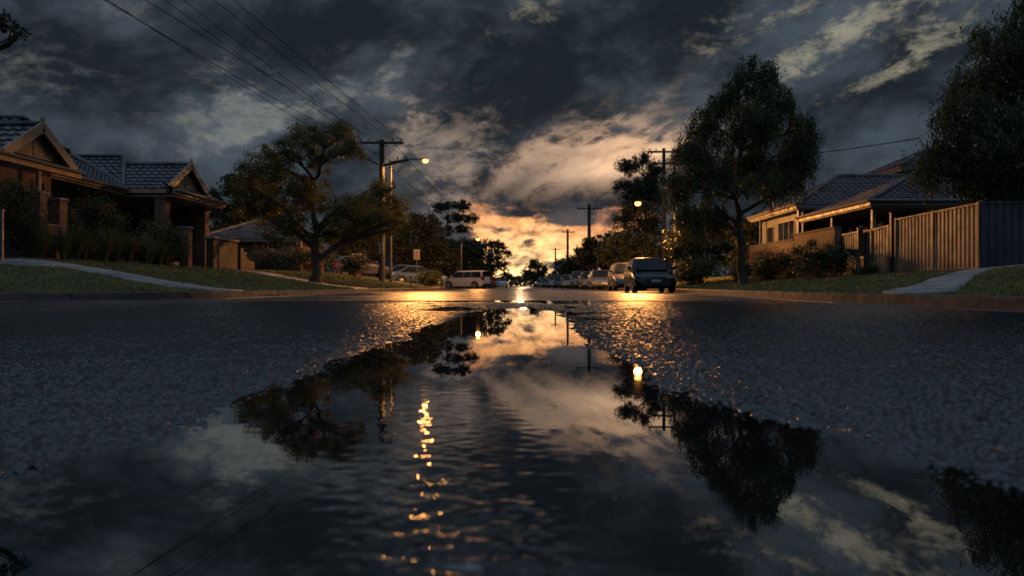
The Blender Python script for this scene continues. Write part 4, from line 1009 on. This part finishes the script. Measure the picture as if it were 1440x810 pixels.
bush('round_bush', 'lower bush farther along the brick boundary wall, nearer the weeping tree', (10.35, 31.8), (.85, 1.2, .62), 7000, .08)
bush('round_bush', 'small shrub at the foot of the big weeping tree', (9.3, 32.5), (.45, .45, .45), 2500, .08)
bush('round_bush', 'tall dark shrub against the verandah of the two gabled house', (-14.3, 26.2), (1.0, 1.1, 1.15), 11000, .085)
bush('round_bush', 'dark shrub between the bay window and the tall verandah shrub', (-14.3, 24.1), (.75, .8, 1.0), 7000, .08)
bush('round_bush', 'dark shrub beside the gate pier before the brick porch', (-13.0, 28.3), (.95, .9, .85), 9000, .08)
bush('climbing_plant', 'climbing plant hanging over the left end of the gable front', (-13.1, 20.2), (.5, 1.1, 1.15), 9000, .07, cat='climber')
bush('clipped_hedge', 'low dark hedge before the bungalow, behind the street tree trunk', (-13.2, 44.5), (3.0, .9, .72), 13000, .1, L_DARK, cat='hedge')
bush('round_bush', 'dark shrub between the hedge and the brown pier', (-9.9, 47.5), (.9, .8, .75), 5000, .1, L_DARK)
bush('round_bush', 'rounded olive bush beside the white wagon and the parking sign', (-6.15, 54.5), (.85, .8, .62), 6000, .11)
bush('round_bush', 'dark shrub on the verge behind the black car', (8.6, 38), (1.1, 1.1, .7), 5000, .1, L_DARK)
bush('round_bush', 'low shrub at the foot of the grey gate post', (10.85, 24.4), (.4, .35, .16), 1500, .06)
SG = 'strappy plants along the front of the brick house'
for k in range(16):
    y = 20.4 + 8.2 * (k + .5) / 16 + random.gauss(0, .1); x = -12.55 + random.gauss(0, .16) + (0.35 if k < 3 else 0) * 0; z = g1(x, y)
    t = thing('strappy_plant', 'strappy leaved plant in the bed along the front of the brick house', 'plant', (x, y, z), random.random() * 6, SG)
    n = 120; a = rng.random(n) * 2 * np.pi; h = 0.75 + 0.6 * rng.random(n); sp = 0.12 + 0.55 * rng.random(n) ** 1.3; V = []; Fa = []
    segs = 5; ss = np.linspace(0, 1, segs + 1)
    rad = sp[:, None] * ss[None] ** 1.6; zz = h[:, None] * (ss[None] - 0.42 * (sp[:, None] / .6) * ss[None] ** 3) ; wd_ = 0.016 * (1 - ss[None] ** 2) * (0.8 + .5 * rng.random(n))[:, None] + 0.001
    r0 = 0.06 * rng.random(n); cx, sx = np.cos(a)[:, None], np.sin(a)[:, None]
    X = (r0[:, None] + rad) * cx; Yp = (r0[:, None] + rad) * sx
    Lf = np.stack([X - sx * wd_, Yp + cx * wd_, zz], -1); Rt = np.stack([X + sx * wd_, Yp - cx * wd_, zz], -1)
    VV = np.stack([Lf, Rt], 2).reshape(n, -1, 3); k0 = (np.arange(n) * (segs + 1) * 2)[:, None]; j = np.arange(segs)[None] * 2
    Q = np.stack([k0 + j, k0 + j + 1, k0 + j + 3, k0 + j + 2], -1).reshape(-1, 4)
    mesh_obj('leaf_clump', VV.reshape(-1, 3), Q, L_STRAP, t)
# ------------------------------------------------------------------ power poles, wires, street lamps
M_POLE = mat('weathered pole timber', (0.034, 0.027, 0.021), 0.85, 0.4, 5, bump=0.6, bscale=30)
M_WIRE = mat('black wire', (0.004, 0.004, 0.0045), 0.9, 0.2, 3, spec=0.05)
M_INS = mat('dark porcelain', (0.03, 0.022, 0.02), 0.25, 0.2, 5)
M_LAMPGLASS = mat('sodium lamp bowl', (0.9, 0.5, 0.15), 0.3, 0.05, 3, emit=(1.0, 0.36, 0.065), estr=7.0)
WP = 'power poles along the right side of the street'
def power_pole(label, x, y, ztop, arms=((0.25, 1.15),), r=0.15, brace=False, group=None, rz=0.0):
    z = g1(x, y); p = thing('power_pole', label, 'pole', (x, y, z - .1), rz, group); h = ztop - z + .1
    MB().tube([(0, 0, 0), (0, 0, h * .5), (0, 0, h)], [r, r * .9, r * .74], 12).build('pole', M_POLE, p, smooth=True)
    for (dz, hw_) in arms:
        a = MB().box(-hw_, hw_, -r - .11, -r * .72 - .005, h - dz - .07, h - dz + .07).build('crossarm', M_POLE, p, bevel=.008)
        for k in (-1, -.55, .55, 1):
            MB().lathe([(.012, 0), (.014, .05), (.045, .06), (.05, .09), (.03, .11), (.045, .14), (.035, .18), (0.001, .19)], (k * (hw_ - .08), -r - .05, h - dz + .07), n=10).build('insulator', M_INS, a, smooth=True)
    return p
pp = power_pole('tall timber power pole with two crossarms beside the left street lamp', -8.3, 47.8, 9.2, arms=((0.22, 1.32),), r=0.20)
hh = 9.2 - g1(-8.3, 47.8) + .1
la = MB(); la.beam((-.15, -.25, hh - 1.55), (-1.25, -.25, hh - 1.02), .08, .10); la.build('brace_arm', M_POLE, pp, bevel=.006)
la = MB(); la.beam((.12, -.26, hh - 1.62), (1.65, -.26, hh - 1.25), .10, .17); ra = la.build('brace_arm', M_POLE, pp, bevel=.006)
for (ax_, az_) in ((-1.2, -.98), (-.7, -1.2), (.5, -1.38), (1.0, -1.25), (1.5, -1.15)):
    MB().lathe([(.014, 0), (.045, .03), (.05, .07), (.03, .1), (.04, .15), (.001, .18)], (ax_, -.25, hh + az_), n=10).build('insulator', M_INS, pp, smooth=True)
MB().box(-.16, .16, -.36, -.2, hh - 7.0, hh - 6.3).build('meter_box', M_STEELG, pp, bevel=.01)
for (x_, y_, zt, lab) in ((11.4, 61, 11.0, 'power pole rising behind the big weeping tree, only its crossarm showing'), (8.5, 93, 9.95, 'tallest dark power pole over the row of parked cars at right'),
                          (8.5, 133, 9.9, 'middle dark power pole between the taller and the farther one'), (9.35, 194, 9.8, 'farthest of the dark power poles against the glow')):
    power_pole(lab, x_, y_, zt, arms=((0.3, 1.25), (1.2, .9)) if y_ < 70 else ((0.5, 1.5 if y_ < 100 else 1.1),), r=.24 if y_ > 80 else .17, group=WP)

def wire(label, a, b, sag, r=0.011, n=26, group=None):
    a, b = Vector(a), Vector(b); pts = [a.lerp(b, i / n) - Vector((0, 0, 4 * sag * (i / n) * (1 - i / n))) for i in range(n + 1)]
    o = MB().tube(pts, r, 5).build('overhead_wire', M_WIRE, None, fix=False); return tag(o, label, 'wire', group)
# the span over the corner: from the pole to the next one behind the viewer
px_, py_, pz_ = -8.3, 47.6, 9.2
WG = 'overhead wires fanning from the timber pole to the upper left'
near_pole = (-12.6, -2.0)
span = []
for i, (dx_, zo, nx_, nz_, lab) in enumerate((
        (-1.24, -.05, .45, 0.0, 'leftmost upper'), (-.66, -.05, 1.0, 0.0, ''), (.66, -.05, 1.5, .05, ''), (1.24, -.05, 2.05, .1, ''),
        (-1.1, -1.1, .55, -1.35, ''), (.55, -1.32, -.35, -1.55, ''), (1.5, -1.05, -.1, -1.2, ''))):
    wire('thin black overhead wire running from the tall timber pole to the upper left', (px_ + dx_, py_ - .1, pz_ + zo), (near_pole[0] + nx_, near_pole[1], 9.6 + nz_), 0.35, 0.0115, 40, WG)
WG2 = 'overhead wires running on behind the left trees'
for (dx_, zo) in ((-1.24, -.05), (.66, -.05), (1.24, -.05), (1.5, -1.05)):
    wire('thin black overhead wire dropping behind the trees past the left lamp', (px_ + dx_, py_ - .1, pz_ + zo), (-5.6 + dx_ * .7, 98, 8.4 + zo), 0.7, 0.012, 20, WG2)
WG3 = 'overhead wires along the right row of poles'
for (p0, p1) in (((11.4, 61, 10.7), (8.5, 93, 9.45)), ((8.5, 93, 9.45), (8.5, 133, 9.4)), ((8.5, 133, 9.4), (9.35, 194, 9.3))):
    for dx_ in (-1.0, 1.0):
        wire('thin black overhead wire between the right power poles', (p0[0] + dx_, p0[1], p0[2] + .25), (p1[0] + dx_, p1[1], p1[2] + .25), .8, .014, 14, WG3)
wire('twisted service cable crossing behind the big weeping tree to the right house roof', (11.4, 61, 10.2), (17.2, 33.4, 6.6), .45, .022, 24)
tag(bpy.data.objects['overhead_wire'], None)

M_COLUMN = mat('dull weathered column', (0.028, 0.027, 0.026), 0.7, 0.3, 4)
LAMPCOL = (1.0, 0.40, 0.10)
def street_lamp(label, x, y, zt, reach, lz, energy, r=0.06, curve=True, head=(0.42, .13, .10)):
    """steel column with a curved bracket; reach is the bracket's sideways length, lz the lantern height"""
    z = g1(x, y); p = thing('street_lamp', label, 'street lamp', (x, y, z - .05)); h = zt - z + .05; hl = lz - z + .05; sx = 1 if reach > 0 else -1
    MB().tube([(0, 0, 0), (0, 0, 1.2), (0, 0, 1.25), (0, 0, h)], [r * 1.35, r * 1.3, r, r * .75], 12).build('column', M_COLUMN, p, smooth=True)
    pts = []
    for k in range(13):
        t = k / 12; pts.append((reach * t, 0, h - .05 + (hl - h + .12) * math.sin(t * math.pi / 2) ** .8))
    MB().tube(pts, r * .5, 8).build('bracket', M_DARKM, p, smooth=True)
    L, Wd, Hh = head; c = Vector((reach + sx * L * .35, 0, hl + .06))
    hd = MB(); ring = []
    for (t, w, u) in ((-.55, .35, .5), (-.4, .7, .8), (0, 1, 1), (.35, .95, .9), (.5, .5, .5)):
        ring.append([(c.x + sx * t * L, w * Wd * a, c.z + (u * Hh * b if b > 0 else b * .03)) for (a, b) in ((-1, 0), (-.8, .7), (0, 1), (.8, .7), (1, 0), (0, -.2))])
    V = [v for q in ring for v in q]; Fa = [(i * 6 + k, i * 6 + (k + 1) % 6, (i + 1) * 6 + (k + 1) % 6, (i + 1) * 6 + k) for i in range(4) for k in range(6)] + [tuple(range(6)), tuple(24 + k for k in range(6))]
    hd.add(V, Fa); ho = hd.build('lantern', M_DARKM, p, smooth=True)
    bo = MB(); n = 14
    bo.lathe([(.001, -.20), (.09, -.185), (.155, -.13), (.18, -.04), (.17, .0)], (c.x + sx * .04, 0, c.z - .03), n=n); bo.build('lamp_bowl', M_LAMPGLASS, ho, smooth=True)
    ld = bpy.data.lights.new('lamp_light', 'SPOT'); ld.energy = energy; ld.spot_size = R(180); ld.spot_blend = 0.03; ld.color = LAMPCOL; ld.shadow_soft_size = 0.22
    lo = bpy.data.objects.new('lamp_light', ld); COL.objects.link(lo); lo.location = (c.x + sx * .04, 0, c.z - .48); lo.parent = p
    return p
street_lamp('lit street lamp on a thin steel column right behind the timber power pole', -7.85, 48.4, 8.0, 1.95, 8.05, 5600.0, .075)
street_lamp('lit street lamp on a curved bracket behind the black car at right', 9.05, 45.0, 4.45, -1.95, 5.05, 4800.0, .085)
street_lamp('small lit street lamp above the white wagon, far on the left', -5.5, 76, 4.5, 1.45, 4.85, 700.0, .065)

# parking sign, bollard
s_ = thing('parking_sign', 'small amber lit parking sign on a thin post before the left trees', 'sign', bz(586, 44), R(35))
zt = W(586, 351, 44).z - s_.location.z
MB().tube([(0, 0.03, -.1), (0, 0.03, zt)], .025, 8).build('post', M_STEELG, s_, smooth=True)
pl = MB().box(-.20, .20, -.008, 0, zt - .56, zt).build('sign_plate', mat('faded sign sheet', (0.50, 0.36, 0.25), .5, .1, 3), s_, bevel=.004)
MB().box(-.012, .012, -.012, -.0085, zt - .50, zt - .06).build('printed_line', mat('sign print', (0.12, 0.06, 0.045), .5, .1, 3), pl)
c_ = bz(578, 45.5); b_ = thing('bollard', 'short white bollard on the grass just left of the parking sign', 'bollard', c_)
MB().lathe([(.001, .72), (.05, .70), (.06, .66), (.06, 0), (.06, -.1)], (0, 0, 0), n=14).build('shaft', M_WHITE, b_, smooth=True); MB().lathe([(.063, .50), (.063, .58)], (0, 0, 0), n=14).build('reflector_band', mat('red reflector', (.25, .02, .015), .3, .1, 3), b_)

# fallen leaves on the wet road
m_fl = mat('fallen leaf', (0.24, 0.075, 0.022), 0.45, 0.4, 30, col2=(0.12, 0.05, 0.02))
def fallen_leaf(x, y, s, up=0.006):
    V = []; Fa = []; n = 7
    for i in range(n):
        t = i / (n - 1); w = .30 * math.sin(math.pi * min(1, t * 1.05)) ** .8 * s + .001; cz = .10 * s * math.sin(t * 3) ; V += [(t * s, -w, cz + .12 * s * abs(random.random() - .3)), (t * s, 0, cz), (t * s, w, cz + .10 * s)]
    for i in range(n - 1):
        for k in (0, 1): a = i * 3 + k; Fa.append((a, a + 1, a + 4, a + 3))
    o = mesh_obj('fallen_leaf', V, Fa, m_fl, None); o.location = (x, y, up); o.rotation_euler = (random.gauss(0, .07), random.gauss(0, .06), random.random() * 6.3)
    tag(o, 'small rusty fallen leaf lying on the wet asphalt', 'leaf', 'fallen leaves on the road'); return o
for (px_, py_, s) in ((462, 443, .06), (250, 441, .05), (985, 420, .07), (920, 447, .05), (1110, 570, .032), (1170, 612, .03), (1395, 640, .03), (560, 488, .05), (300, 455, .05), (840, 432, .06), (1040, 470, .045), (690, 425, .07), (1250, 520, .035)):
    d = CH * F / (py_ - PY0); fallen_leaf((px_ - PX0) / F * d, d, s * .7, .009 if d < 3 else .007)
# drift of leaves against the low kerb on the left
for k in range(26):
    y = 19.6 + random.random() * 2.4; x = float(np.interp(y, KLs[:, 1], KLs[:, 0])) + .06 + abs(random.gauss(0, .14)); o = fallen_leaf(x, y, .07 + .05 * random.random(), .02 + .03 * random.random())
    tag(o, 'brown leaf in the drift against the left kerb near the path', 'leaf', 'drift of leaves in the left gutter')
# ------------------------------------------------------------------ cars
M_TYRE = mat('tyre rubber', (0.016, 0.016, 0.016), 0.75, 0.2, 9)
M_RIM = mat('alloy rim', (0.38, 0.38, 0.38), 0.3, 0.1, 9, metal=0.8)
M_CGLASS = mat('car glass', (0.010, 0.012, 0.014), 0.05, 0.1, 2, spec=0.12)
M_CHROME = mat('chrome', (0.5, 0.5, 0.5), 0.15, 0.05, 5, metal=1.0)
M_BLACKP = mat('black plastic', (0.014, 0.014, 0.015), 0.5, 0.2, 9)
M_HEAD = mat('headlamp glass', (0.35, 0.36, 0.38), 0.08, 0.1, 9, spec=0.8)
M_TAIL = mat('tail lamp red', (0.16, 0.010, 0.008), 0.15, 0.1, 9, spec=0.7)
M_PLATE = mat('number plate', (0.45, 0.45, 0.42), 0.4, 0.05, 9)
def paint(name, c, metal=0.3): return mat(name, c, 0.22, 0.04, 1.0, metal=metal, coat=0.15, spec=0.4)
P_BLACK = mat('black car paint', (0.005, 0.006, 0.008), 0.18, 0.04, 1.0, spec=0.3); P_SILVER = paint('silver car paint', (0.17, 0.172, 0.175), .4); P_GOLD = paint('champagne car paint', (0.15, 0.128, 0.10), .4)
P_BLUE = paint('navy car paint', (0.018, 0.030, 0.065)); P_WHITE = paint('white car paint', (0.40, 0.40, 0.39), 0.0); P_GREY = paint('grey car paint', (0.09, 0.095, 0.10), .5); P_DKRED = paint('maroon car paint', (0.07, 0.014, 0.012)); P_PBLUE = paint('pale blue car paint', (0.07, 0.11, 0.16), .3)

# side outlines, length fractions measured from the rear (0) to the nose (1): hood/belt height, then the cabin's four corners
KIND = {
 'hatch': dict(L=4.15, W=1.76, H=1.50, top=[(0, .62), (.02, .86), (.07, .96), (.30, .97), (.62, .93), (.74, .88), (.90, .74), (.97, .62), (1, .45)], cab=[(.04, .13), (.54, .76)], wb=(.19, .81), wr=.31),
 'sedan': dict(L=4.65, W=1.80, H=1.45, top=[(0, .60), (.015, .84), (.06, .95), (.22, .96), (.36, .93), (.62, .90), (.72, .86), (.90, .74), (.975, .62), (1, .45)], cab=[(.14, .31), (.56, .71)], wb=(.20, .80), wr=.32),
 'suv': dict(L=4.55, W=1.86, H=1.70, top=[(0, .70), (.015, .98), (.05, 1.06), (.30, 1.08), (.62, 1.05), (.73, 1.02), (.90, .93), (.975, .80), (1, .55)], cab=[(.03, .10), (.56, .75)], wb=(.19, .80), wr=.36),
 'wagon': dict(L=4.75, W=1.86, H=1.74, top=[(0, .66), (.012, .98), (.03, 1.06), (.30, 1.08), (.66, 1.06), (.76, 1.02), (.92, .92), (.98, .78), (1, .52)], cab=[(.015, .045), (.66, .78)], wb=(.19, .80), wr=.35),
}
def lerp_tab(t, x): return float(np.interp(x, [a for a, b in t], [b for a, b in t]))
def car(label, kind, P, x, y, heading, cat='car', group=None, scale=1.0, roofbars=False):
    """heading: direction the nose points, degrees from +x"""
    K = KIND[kind]; L, Wd, H = K['L'] * scale, K['W'] * scale, K['H'] * scale; top = [(a, b * scale) for a, b in K['top']]; wr = K['wr'] * scale
    z = g1(x, y); c = thing('parked_car', label, cat, (x, y, z), R(heading), group)
    X = lambda f: (f - .5) * L
    # lower body, lofted from the tail to the nose
    st = sorted(set([0, .004, .015, .03, .05, .08, .12, .16, .20, .25, .30, .36, .42, .5, .56, .60, .64, .68, .72, .76, .80, .84, .88, .915, .945, .965, .98, .992, 1.0])); rings = []
    for f in st:
        zt = lerp_tab(top, f); e = min(f, 1 - f)
        w = Wd / 2 * (1 - .26 * max(0, (.055 - e) / .055) ** 2 - .055 * max(0, (.22 - e) / .22) ** 2)
        zb = .20 * scale + (.10 * scale * max(0, (.06 - e) / .06)); cr = .035 * scale
        zm = zb + (zt - zb) * .52
        half = [(0, zb), (w * .86, zb), (w * .955, zb + .05), (w * .975, zb + (zm - zb) * .55), (w * 1.0, zm), (w * .992, zm + (zt - zm) * .45), (w * .965, zt - .055 * scale), (w * .90, zt - .012 * scale), (w * .55, zt + cr * .7), (0, zt + cr)]
        rings.append([(X(f), yy, zz) for (yy, zz) in half] + [(X(f), -yy, zz) for (yy, zz) in reversed(half[1:-1])])
    n = len(rings[0]); V = [v for q in rings for v in q]; Fa = [(i * n + k, i * n + (k + 1) % n, (i + 1) * n + (k + 1) % n, (i + 1) * n + k) for i in range(len(rings) - 1) for k in range(n)]
    Fa += [tuple(range(n)), tuple((len(rings) - 1) * n + k for k in range(n))]
    bo = MB().add(V, Fa).build('body', P, None, smooth=True)
    cut = MB()
    for wf in K['wb']:
        for s in (-1, 1):
            cut.lathe([(.001, s * (Wd / 2 + .2)), (wr * 1.16, s * (Wd / 2 + .2)), (wr * 1.16, s * (Wd / 2 - .26)), (.001, s * (Wd / 2 - .26))], (X(wf), 0, wr), axis='y', n=22)
    co = cut.build('cut', P, None); md = bo.modifiers.new('b', 'BOOLEAN'); md.operation = 'DIFFERENCE'; md.object = co; md.solver = 'EXACT'
    dg = bpy.context.evaluated_depsgraph_get(); nm = bpy.data.meshes.new_from_object(bo.evaluated_get(dg)); bo.modifiers.clear(); bo.data = nm; bpy.data.objects.remove(co)
    bm = bmesh.new(); bm.from_mesh(nm)
    for fc in bm.faces: fc.smooth = True
    for e_ in bm.edges:
        if len(e_.link_faces) == 2: e_.smooth = e_.calc_face_angle(0) < R(35)
    bm.to_mesh(nm); bm.free(); bo.parent = c
    # cabin
    (r0, r1), (f1, f0) = K['cab']   # rear base, rear top, front top, front base
    wB, wT = Wd / 2 * .925, Wd / 2 * .73
    zr0, zf0 = lerp_tab(top, r0) - .02, lerp_tab(top, f0) - .02; zR = H
    cs = []
    fr = [(r0, zr0, 0), (r0 + (r1 - r0) * .5, zr0 + (zR - zr0) * .50, .50), (r1, zR - .055, .93), (r1 + .05, zR - .012, 1), ((r1 + f1) / 2, zR, 1), (f1 - .05, zR - .015, 1), (f1, zR - .06, .92), (f1 + (f0 - f1) * .5, zf0 + (zR - zf0) * .48, .5), (f0, zf0, 0)]
    for (f, zz, t) in fr:
        wt = wB + (wT - wB) * t; zb = lerp_tab(top, f) - .05
        q_ = [(wB, zb), (wt, max(zb, zz - .075 * scale)), (wt * .94, zz - .028 * scale), (wt * .72, zz)]
        cs.append([(X(f), -a_, b_) for (a_, b_) in q_] + [(X(f), 0, zz + .018 * scale)] + [(X(f), a_, b_) for (a_, b_) in reversed(q_)])
    V = [v for q in cs for v in q]; n = 9; Fa = [(i * n + k, i * n + k + 1, (i + 1) * n + k + 1, (i + 1) * n + k) for i in range(len(cs) - 1) for k in range(n - 1)]
    cab = MB().add(V, Fa).build('cabin', P, c, smooth=True)
    # glass: front, rear, three panes each side, set just proud of the pillars
    def pane(name, q, off, ins):
        q = [Vector(p) for p in q]; ce = sum(q, Vector()) / len(q); nr = (q[1] - q[0]).cross(q[-1] - q[0]).normalized()
        if nr.dot(ce - Vector((0, 0, .8))) < 0: nr = -nr
        q = [p + (ce - p).normalized() * ins + nr * off for p in q]; m = len(q)
        V = q + [p - nr * .02 for p in q]; Fa = [tuple(range(m)), tuple(reversed(range(m, 2 * m)))] + [(i, (i + 1) % m, (i + 1) % m + m, i + m) for i in range(m)]
        return MB().add(V, Fa).build(name, M_CGLASS, c)
    def lp(a, b, t): return a + (b - a) * t
    for (nm_, fa_, fb_, za, zb_) in (('windscreen', f0, f1, zf0, zR - .06), ('rear_window', r0, r1, zr0, zR - .055)):
        wlo, whi = wB * .93, wT * .90; t0 = .10 if nm_ == 'windscreen' else .28; mid = ((fb_ + fa_) / 2, (zb_ + za) / 2 + (zR - za) * .06)
        pane(nm_, [(X(lp(fa_, fb_, t0)), -lp(wlo, whi, t0), lp(za, zb_, t0) + .012), (X(lp(fa_, fb_, t0)), lp(wlo, whi, t0), lp(za, zb_, t0) + .012), (X(lp(fa_, fb_, .95)), whi, lp(za, zb_, .95)), (X(lp(fa_, fb_, .95)), -whi, lp(za, zb_, .95))], .05, 0)
    zb1 = lerp_tab(top, .5) + .005; sp = [(r0 + .03, r1 + .035), ((r0 + f0) / 2 - .10, (r0 + f0) / 2 - .10), ((r0 + f0) / 2 + .075, (r0 + f0) / 2 + .06), (f0 - .035, f1 - .005)]
    for s in (-1, 1):
        for k in range(3):
            a, b = sp[k], sp[k + 1]; zt = zR - .115 * scale; tt = .90; wl, wu = wB * .995, wB + (wT - wB) * tt
            g0, g1_ = (.006 if k else 0), .006
            pane('side_window', [(X(a[0] + g0), s * wl, zb1), (X(b[0] - g1_), s * wl, zb1), (X(b[1] - g1_), s * wu, zt), (X(a[1] + g0), s * wu, zt)], .02, .0)
        # mirror
        mx = X(f0 - .055); MB().add(*(lambda V: (V, [(0, 1, 2, 3), (7, 6, 5, 4), (0, 4, 5, 1), (1, 5, 6, 2), (2, 6, 7, 3), (3, 7, 4, 0)]))([(mx + .05, s * (Wd / 2 - .05), zb1 + .0), (mx + .07, s * (Wd / 2 + .15), zb1 + .03), (mx + .05, s * (Wd / 2 + .14), zb1 + .17), (mx + .05, s * (Wd / 2 - .02), zb1 + .13), (mx - .04, s * (Wd / 2 - .05), zb1), (mx - .05, s * (Wd / 2 + .14), zb1 + .03), (mx - .05, s * (Wd / 2 + .13), zb1 + .16), (mx - .04, s * (Wd / 2 - .02), zb1 + .13)])).build('wing_mirror', P, c, bevel=.015)
        # lamps
        zh = lerp_tab(top, .955) - .085 * scale
        wq = Wd / 2
        hl = MB().add([(X(.972), s * wq * .50, zh - .06), (X(.985), s * wq * .50, zh + .045), (X(.955), s * wq * .90, zh + .10), (X(.90), s * wq * .985, zh + .10), (X(.945), s * wq * .955, zh - .03),
                       (X(.93), s * wq * .50, zh - .06), (X(.93), s * wq * .50, zh + .045), (X(.91), s * wq * .82, zh + .10), (X(.88), s * wq * .9, zh + .10), (X(.91), s * wq * .85, zh - .03)],
                      [(0, 1, 2, 3, 4), (9, 8, 7, 6, 5)] + [(i, (i + 1) % 5, (i + 1) % 5 + 5, i + 5) for i in range(5)])
        for i, v in enumerate(hl.v[:5]): hl.v[i] = (v[0] + .035, v[1] * 1.02, v[2])
        hl.build('headlight', M_HEAD, c, bevel=.006)
        zt_ = lerp_tab(top, .03) - .14 * scale; hl = MB().box(X(-.004), X(.05), min(s * wq * .62, s * wq * .93), max(s * wq * .62, s * wq * .93), zt_ - .09, zt_ + .09 + (.16 if kind in ('suv', 'wagon', 'hatch') else 0)); hl.build('tail_light', M_TAIL, c, bevel=.02)
        for wf in K['wb']:
            yy = s * (Wd / 2 - .115); t_ = .105
            w_ = MB().lathe([(wr * .60, -t_), (wr * .93, -t_), (wr, -t_ * .7), (wr, t_ * .7), (wr * .93, t_), (wr * .60, t_)], (X(wf), yy, wr), axis='y', n=24).build('wheel', M_TYRE, c, smooth=True)
            q_ = MB(); q_.lathe([(.001, s * t_ * .5), (wr * .16, s * t_ * .75), (wr * .18, s * t_ * .45), (wr * .50, s * t_ * .30), (wr * .56, s * t_ * .92), (wr * .63, s * t_ * .98)], (X(wf), yy, wr), axis='y', n=20)
            for k in range(5):
                an = 2 * math.pi * k / 5; q_.beam((X(wf), yy + s * t_ * .72, wr), (X(wf) + math.cos(an) * wr * .58, yy + s * t_ * .80, wr + math.sin(an) * wr * .58), .05, .025, (0, 1, 0))
            q_.build('rim', M_RIM, w_, fix=False)
    # nose and tail furniture
    zg = lerp_tab(top, .955) - .12 * scale
    MB().box(X(.965), X(.992) + .03, -Wd * .22, Wd * .22, zg - .10, zg + .03).build('grille', M_BLACKP, c, bevel=.012)
    MB().box(X(.96), X(.997) + .022, -Wd * .33, Wd * .33, .27 * scale, .40 * scale).build('lower_intake', M_BLACKP, c, bevel=.02)
    MB().box(X(1) + .012, X(1) + .035, -.185, .185, .43 * scale, .535 * scale).build('number_plate', M_PLATE, c, bevel=.004)
    MB().box(X(0) - .03, X(0) - .008, -.185, .185, .60 * scale, .70 * scale).build('number_plate', M_PLATE, c, bevel=.004)
    MB().box(X(0) - .035, X(.05), -Wd * .40, Wd * .40, .26 * scale, .50 * scale).build('rear_bumper', M_BLACKP if kind in ('suv', 'wagon') else P, c, bevel=.03)
    MB().box(X(.30), X(.70), -Wd * .41, Wd * .41, .16 * scale, .22 * scale).build('underbody', M_BLACKP, c)
    if roofbars:
        for s in (-1, 1):
            MB().tube([(X(r1 + .06), s * wT * .82, H + .0), (X(r1 + .09), s * wT * .82, H + .055), (X(f1 - .09), s * wT * .82, H + .055), (X(f1 - .05), s * wT * .82, H + .0)], .017, 6).build('roof_rail', M_CHROME, c)
    return c
RG = 'cars parked along the right kerb'; LG = 'cars parked along the left kerb'
car('black hatchback with pale plate parked nearest at the right kerb, facing the viewer', 'hatch', P_BLACK, 5.62, 33.6, -91, group=RG, scale=1.0)
car('champagne hatchback parked right behind the nearest black car', 'hatch', P_GOLD, 6.15, 44.0, -91, group=RG, scale=1.06)
car('silver sedan parked third from the viewer at the right kerb', 'sedan', P_SILVER, 6.15, 57.5, -91, group=RG)
car('champagne hatchback tucked behind the silver sedan at the right kerb', 'hatch', P_GOLD, 6.05, 65.0, -92, group=RG)
car('dark wide car in the middle of the right parked row', 'suv', P_GREY, 5.95, 74.5, -92, group=RG)
car('pale hatchback just beyond the dark wide car at right', 'hatch', P_SILVER, 5.5, 82.5, -92, group=RG)
car('navy hatchback in the farther half of the right parked row', 'hatch', P_BLUE, 5.05, 90.5, -92, group=RG)
car('silver four wheel drive beyond the navy hatchback at right', 'suv', P_SILVER, 4.75, 99, -92, group=RG)
car('dark grey sedan near the far end of the right parked row', 'sedan', P_GREY, 4.4, 112, -92, group=RG)
car('farthest small pale hatchback of the right parked row', 'hatch', P_GOLD, 4.0, 133, -92, group=RG)
car('white wagon standing half across at the left kerb, tail to the road', 'wagon', P_WHITE, -5.0, 76, 152, group=LG)
car('dark four wheel drive with bright roof rail right behind the white wagon', 'suv', P_GREY, -4.45, 84, 92, group=LG, roofbars=True)
car('black sedan between the dark four wheel drive and the smaller left cars', 'sedan', P_BLACK, -4.0, 93.5, 92, group=LG)
car('dark maroon hatchback farther along the left kerb', 'hatch', P_DKRED, -3.75, 103, 92, group=LG)
car('pale sedan farthest along the left kerb', 'sedan', P_WHITE, -2.7, 132, 93, group=LG)
car('shaded pale hatchback parked on the drive beside the brown brick pier', 'hatch', P_GREY, -11.2, 56.5, 20, group=None)  # pale car; the shade of the trees is put into its darker paint
car('dark car with shining roof half hidden behind the timber pole', 'sedan', P_GREY, -8.6, 60.5, 20)
car('blue sedan half hidden behind the bollard and the olive bush', 'sedan', P_PBLUE, -7.55, 58.6, 22)
car('grey car in the drive behind the stepped garden wall, only its roof showing', 'sedan', P_SILVER, -15.3, 36.6, 185)
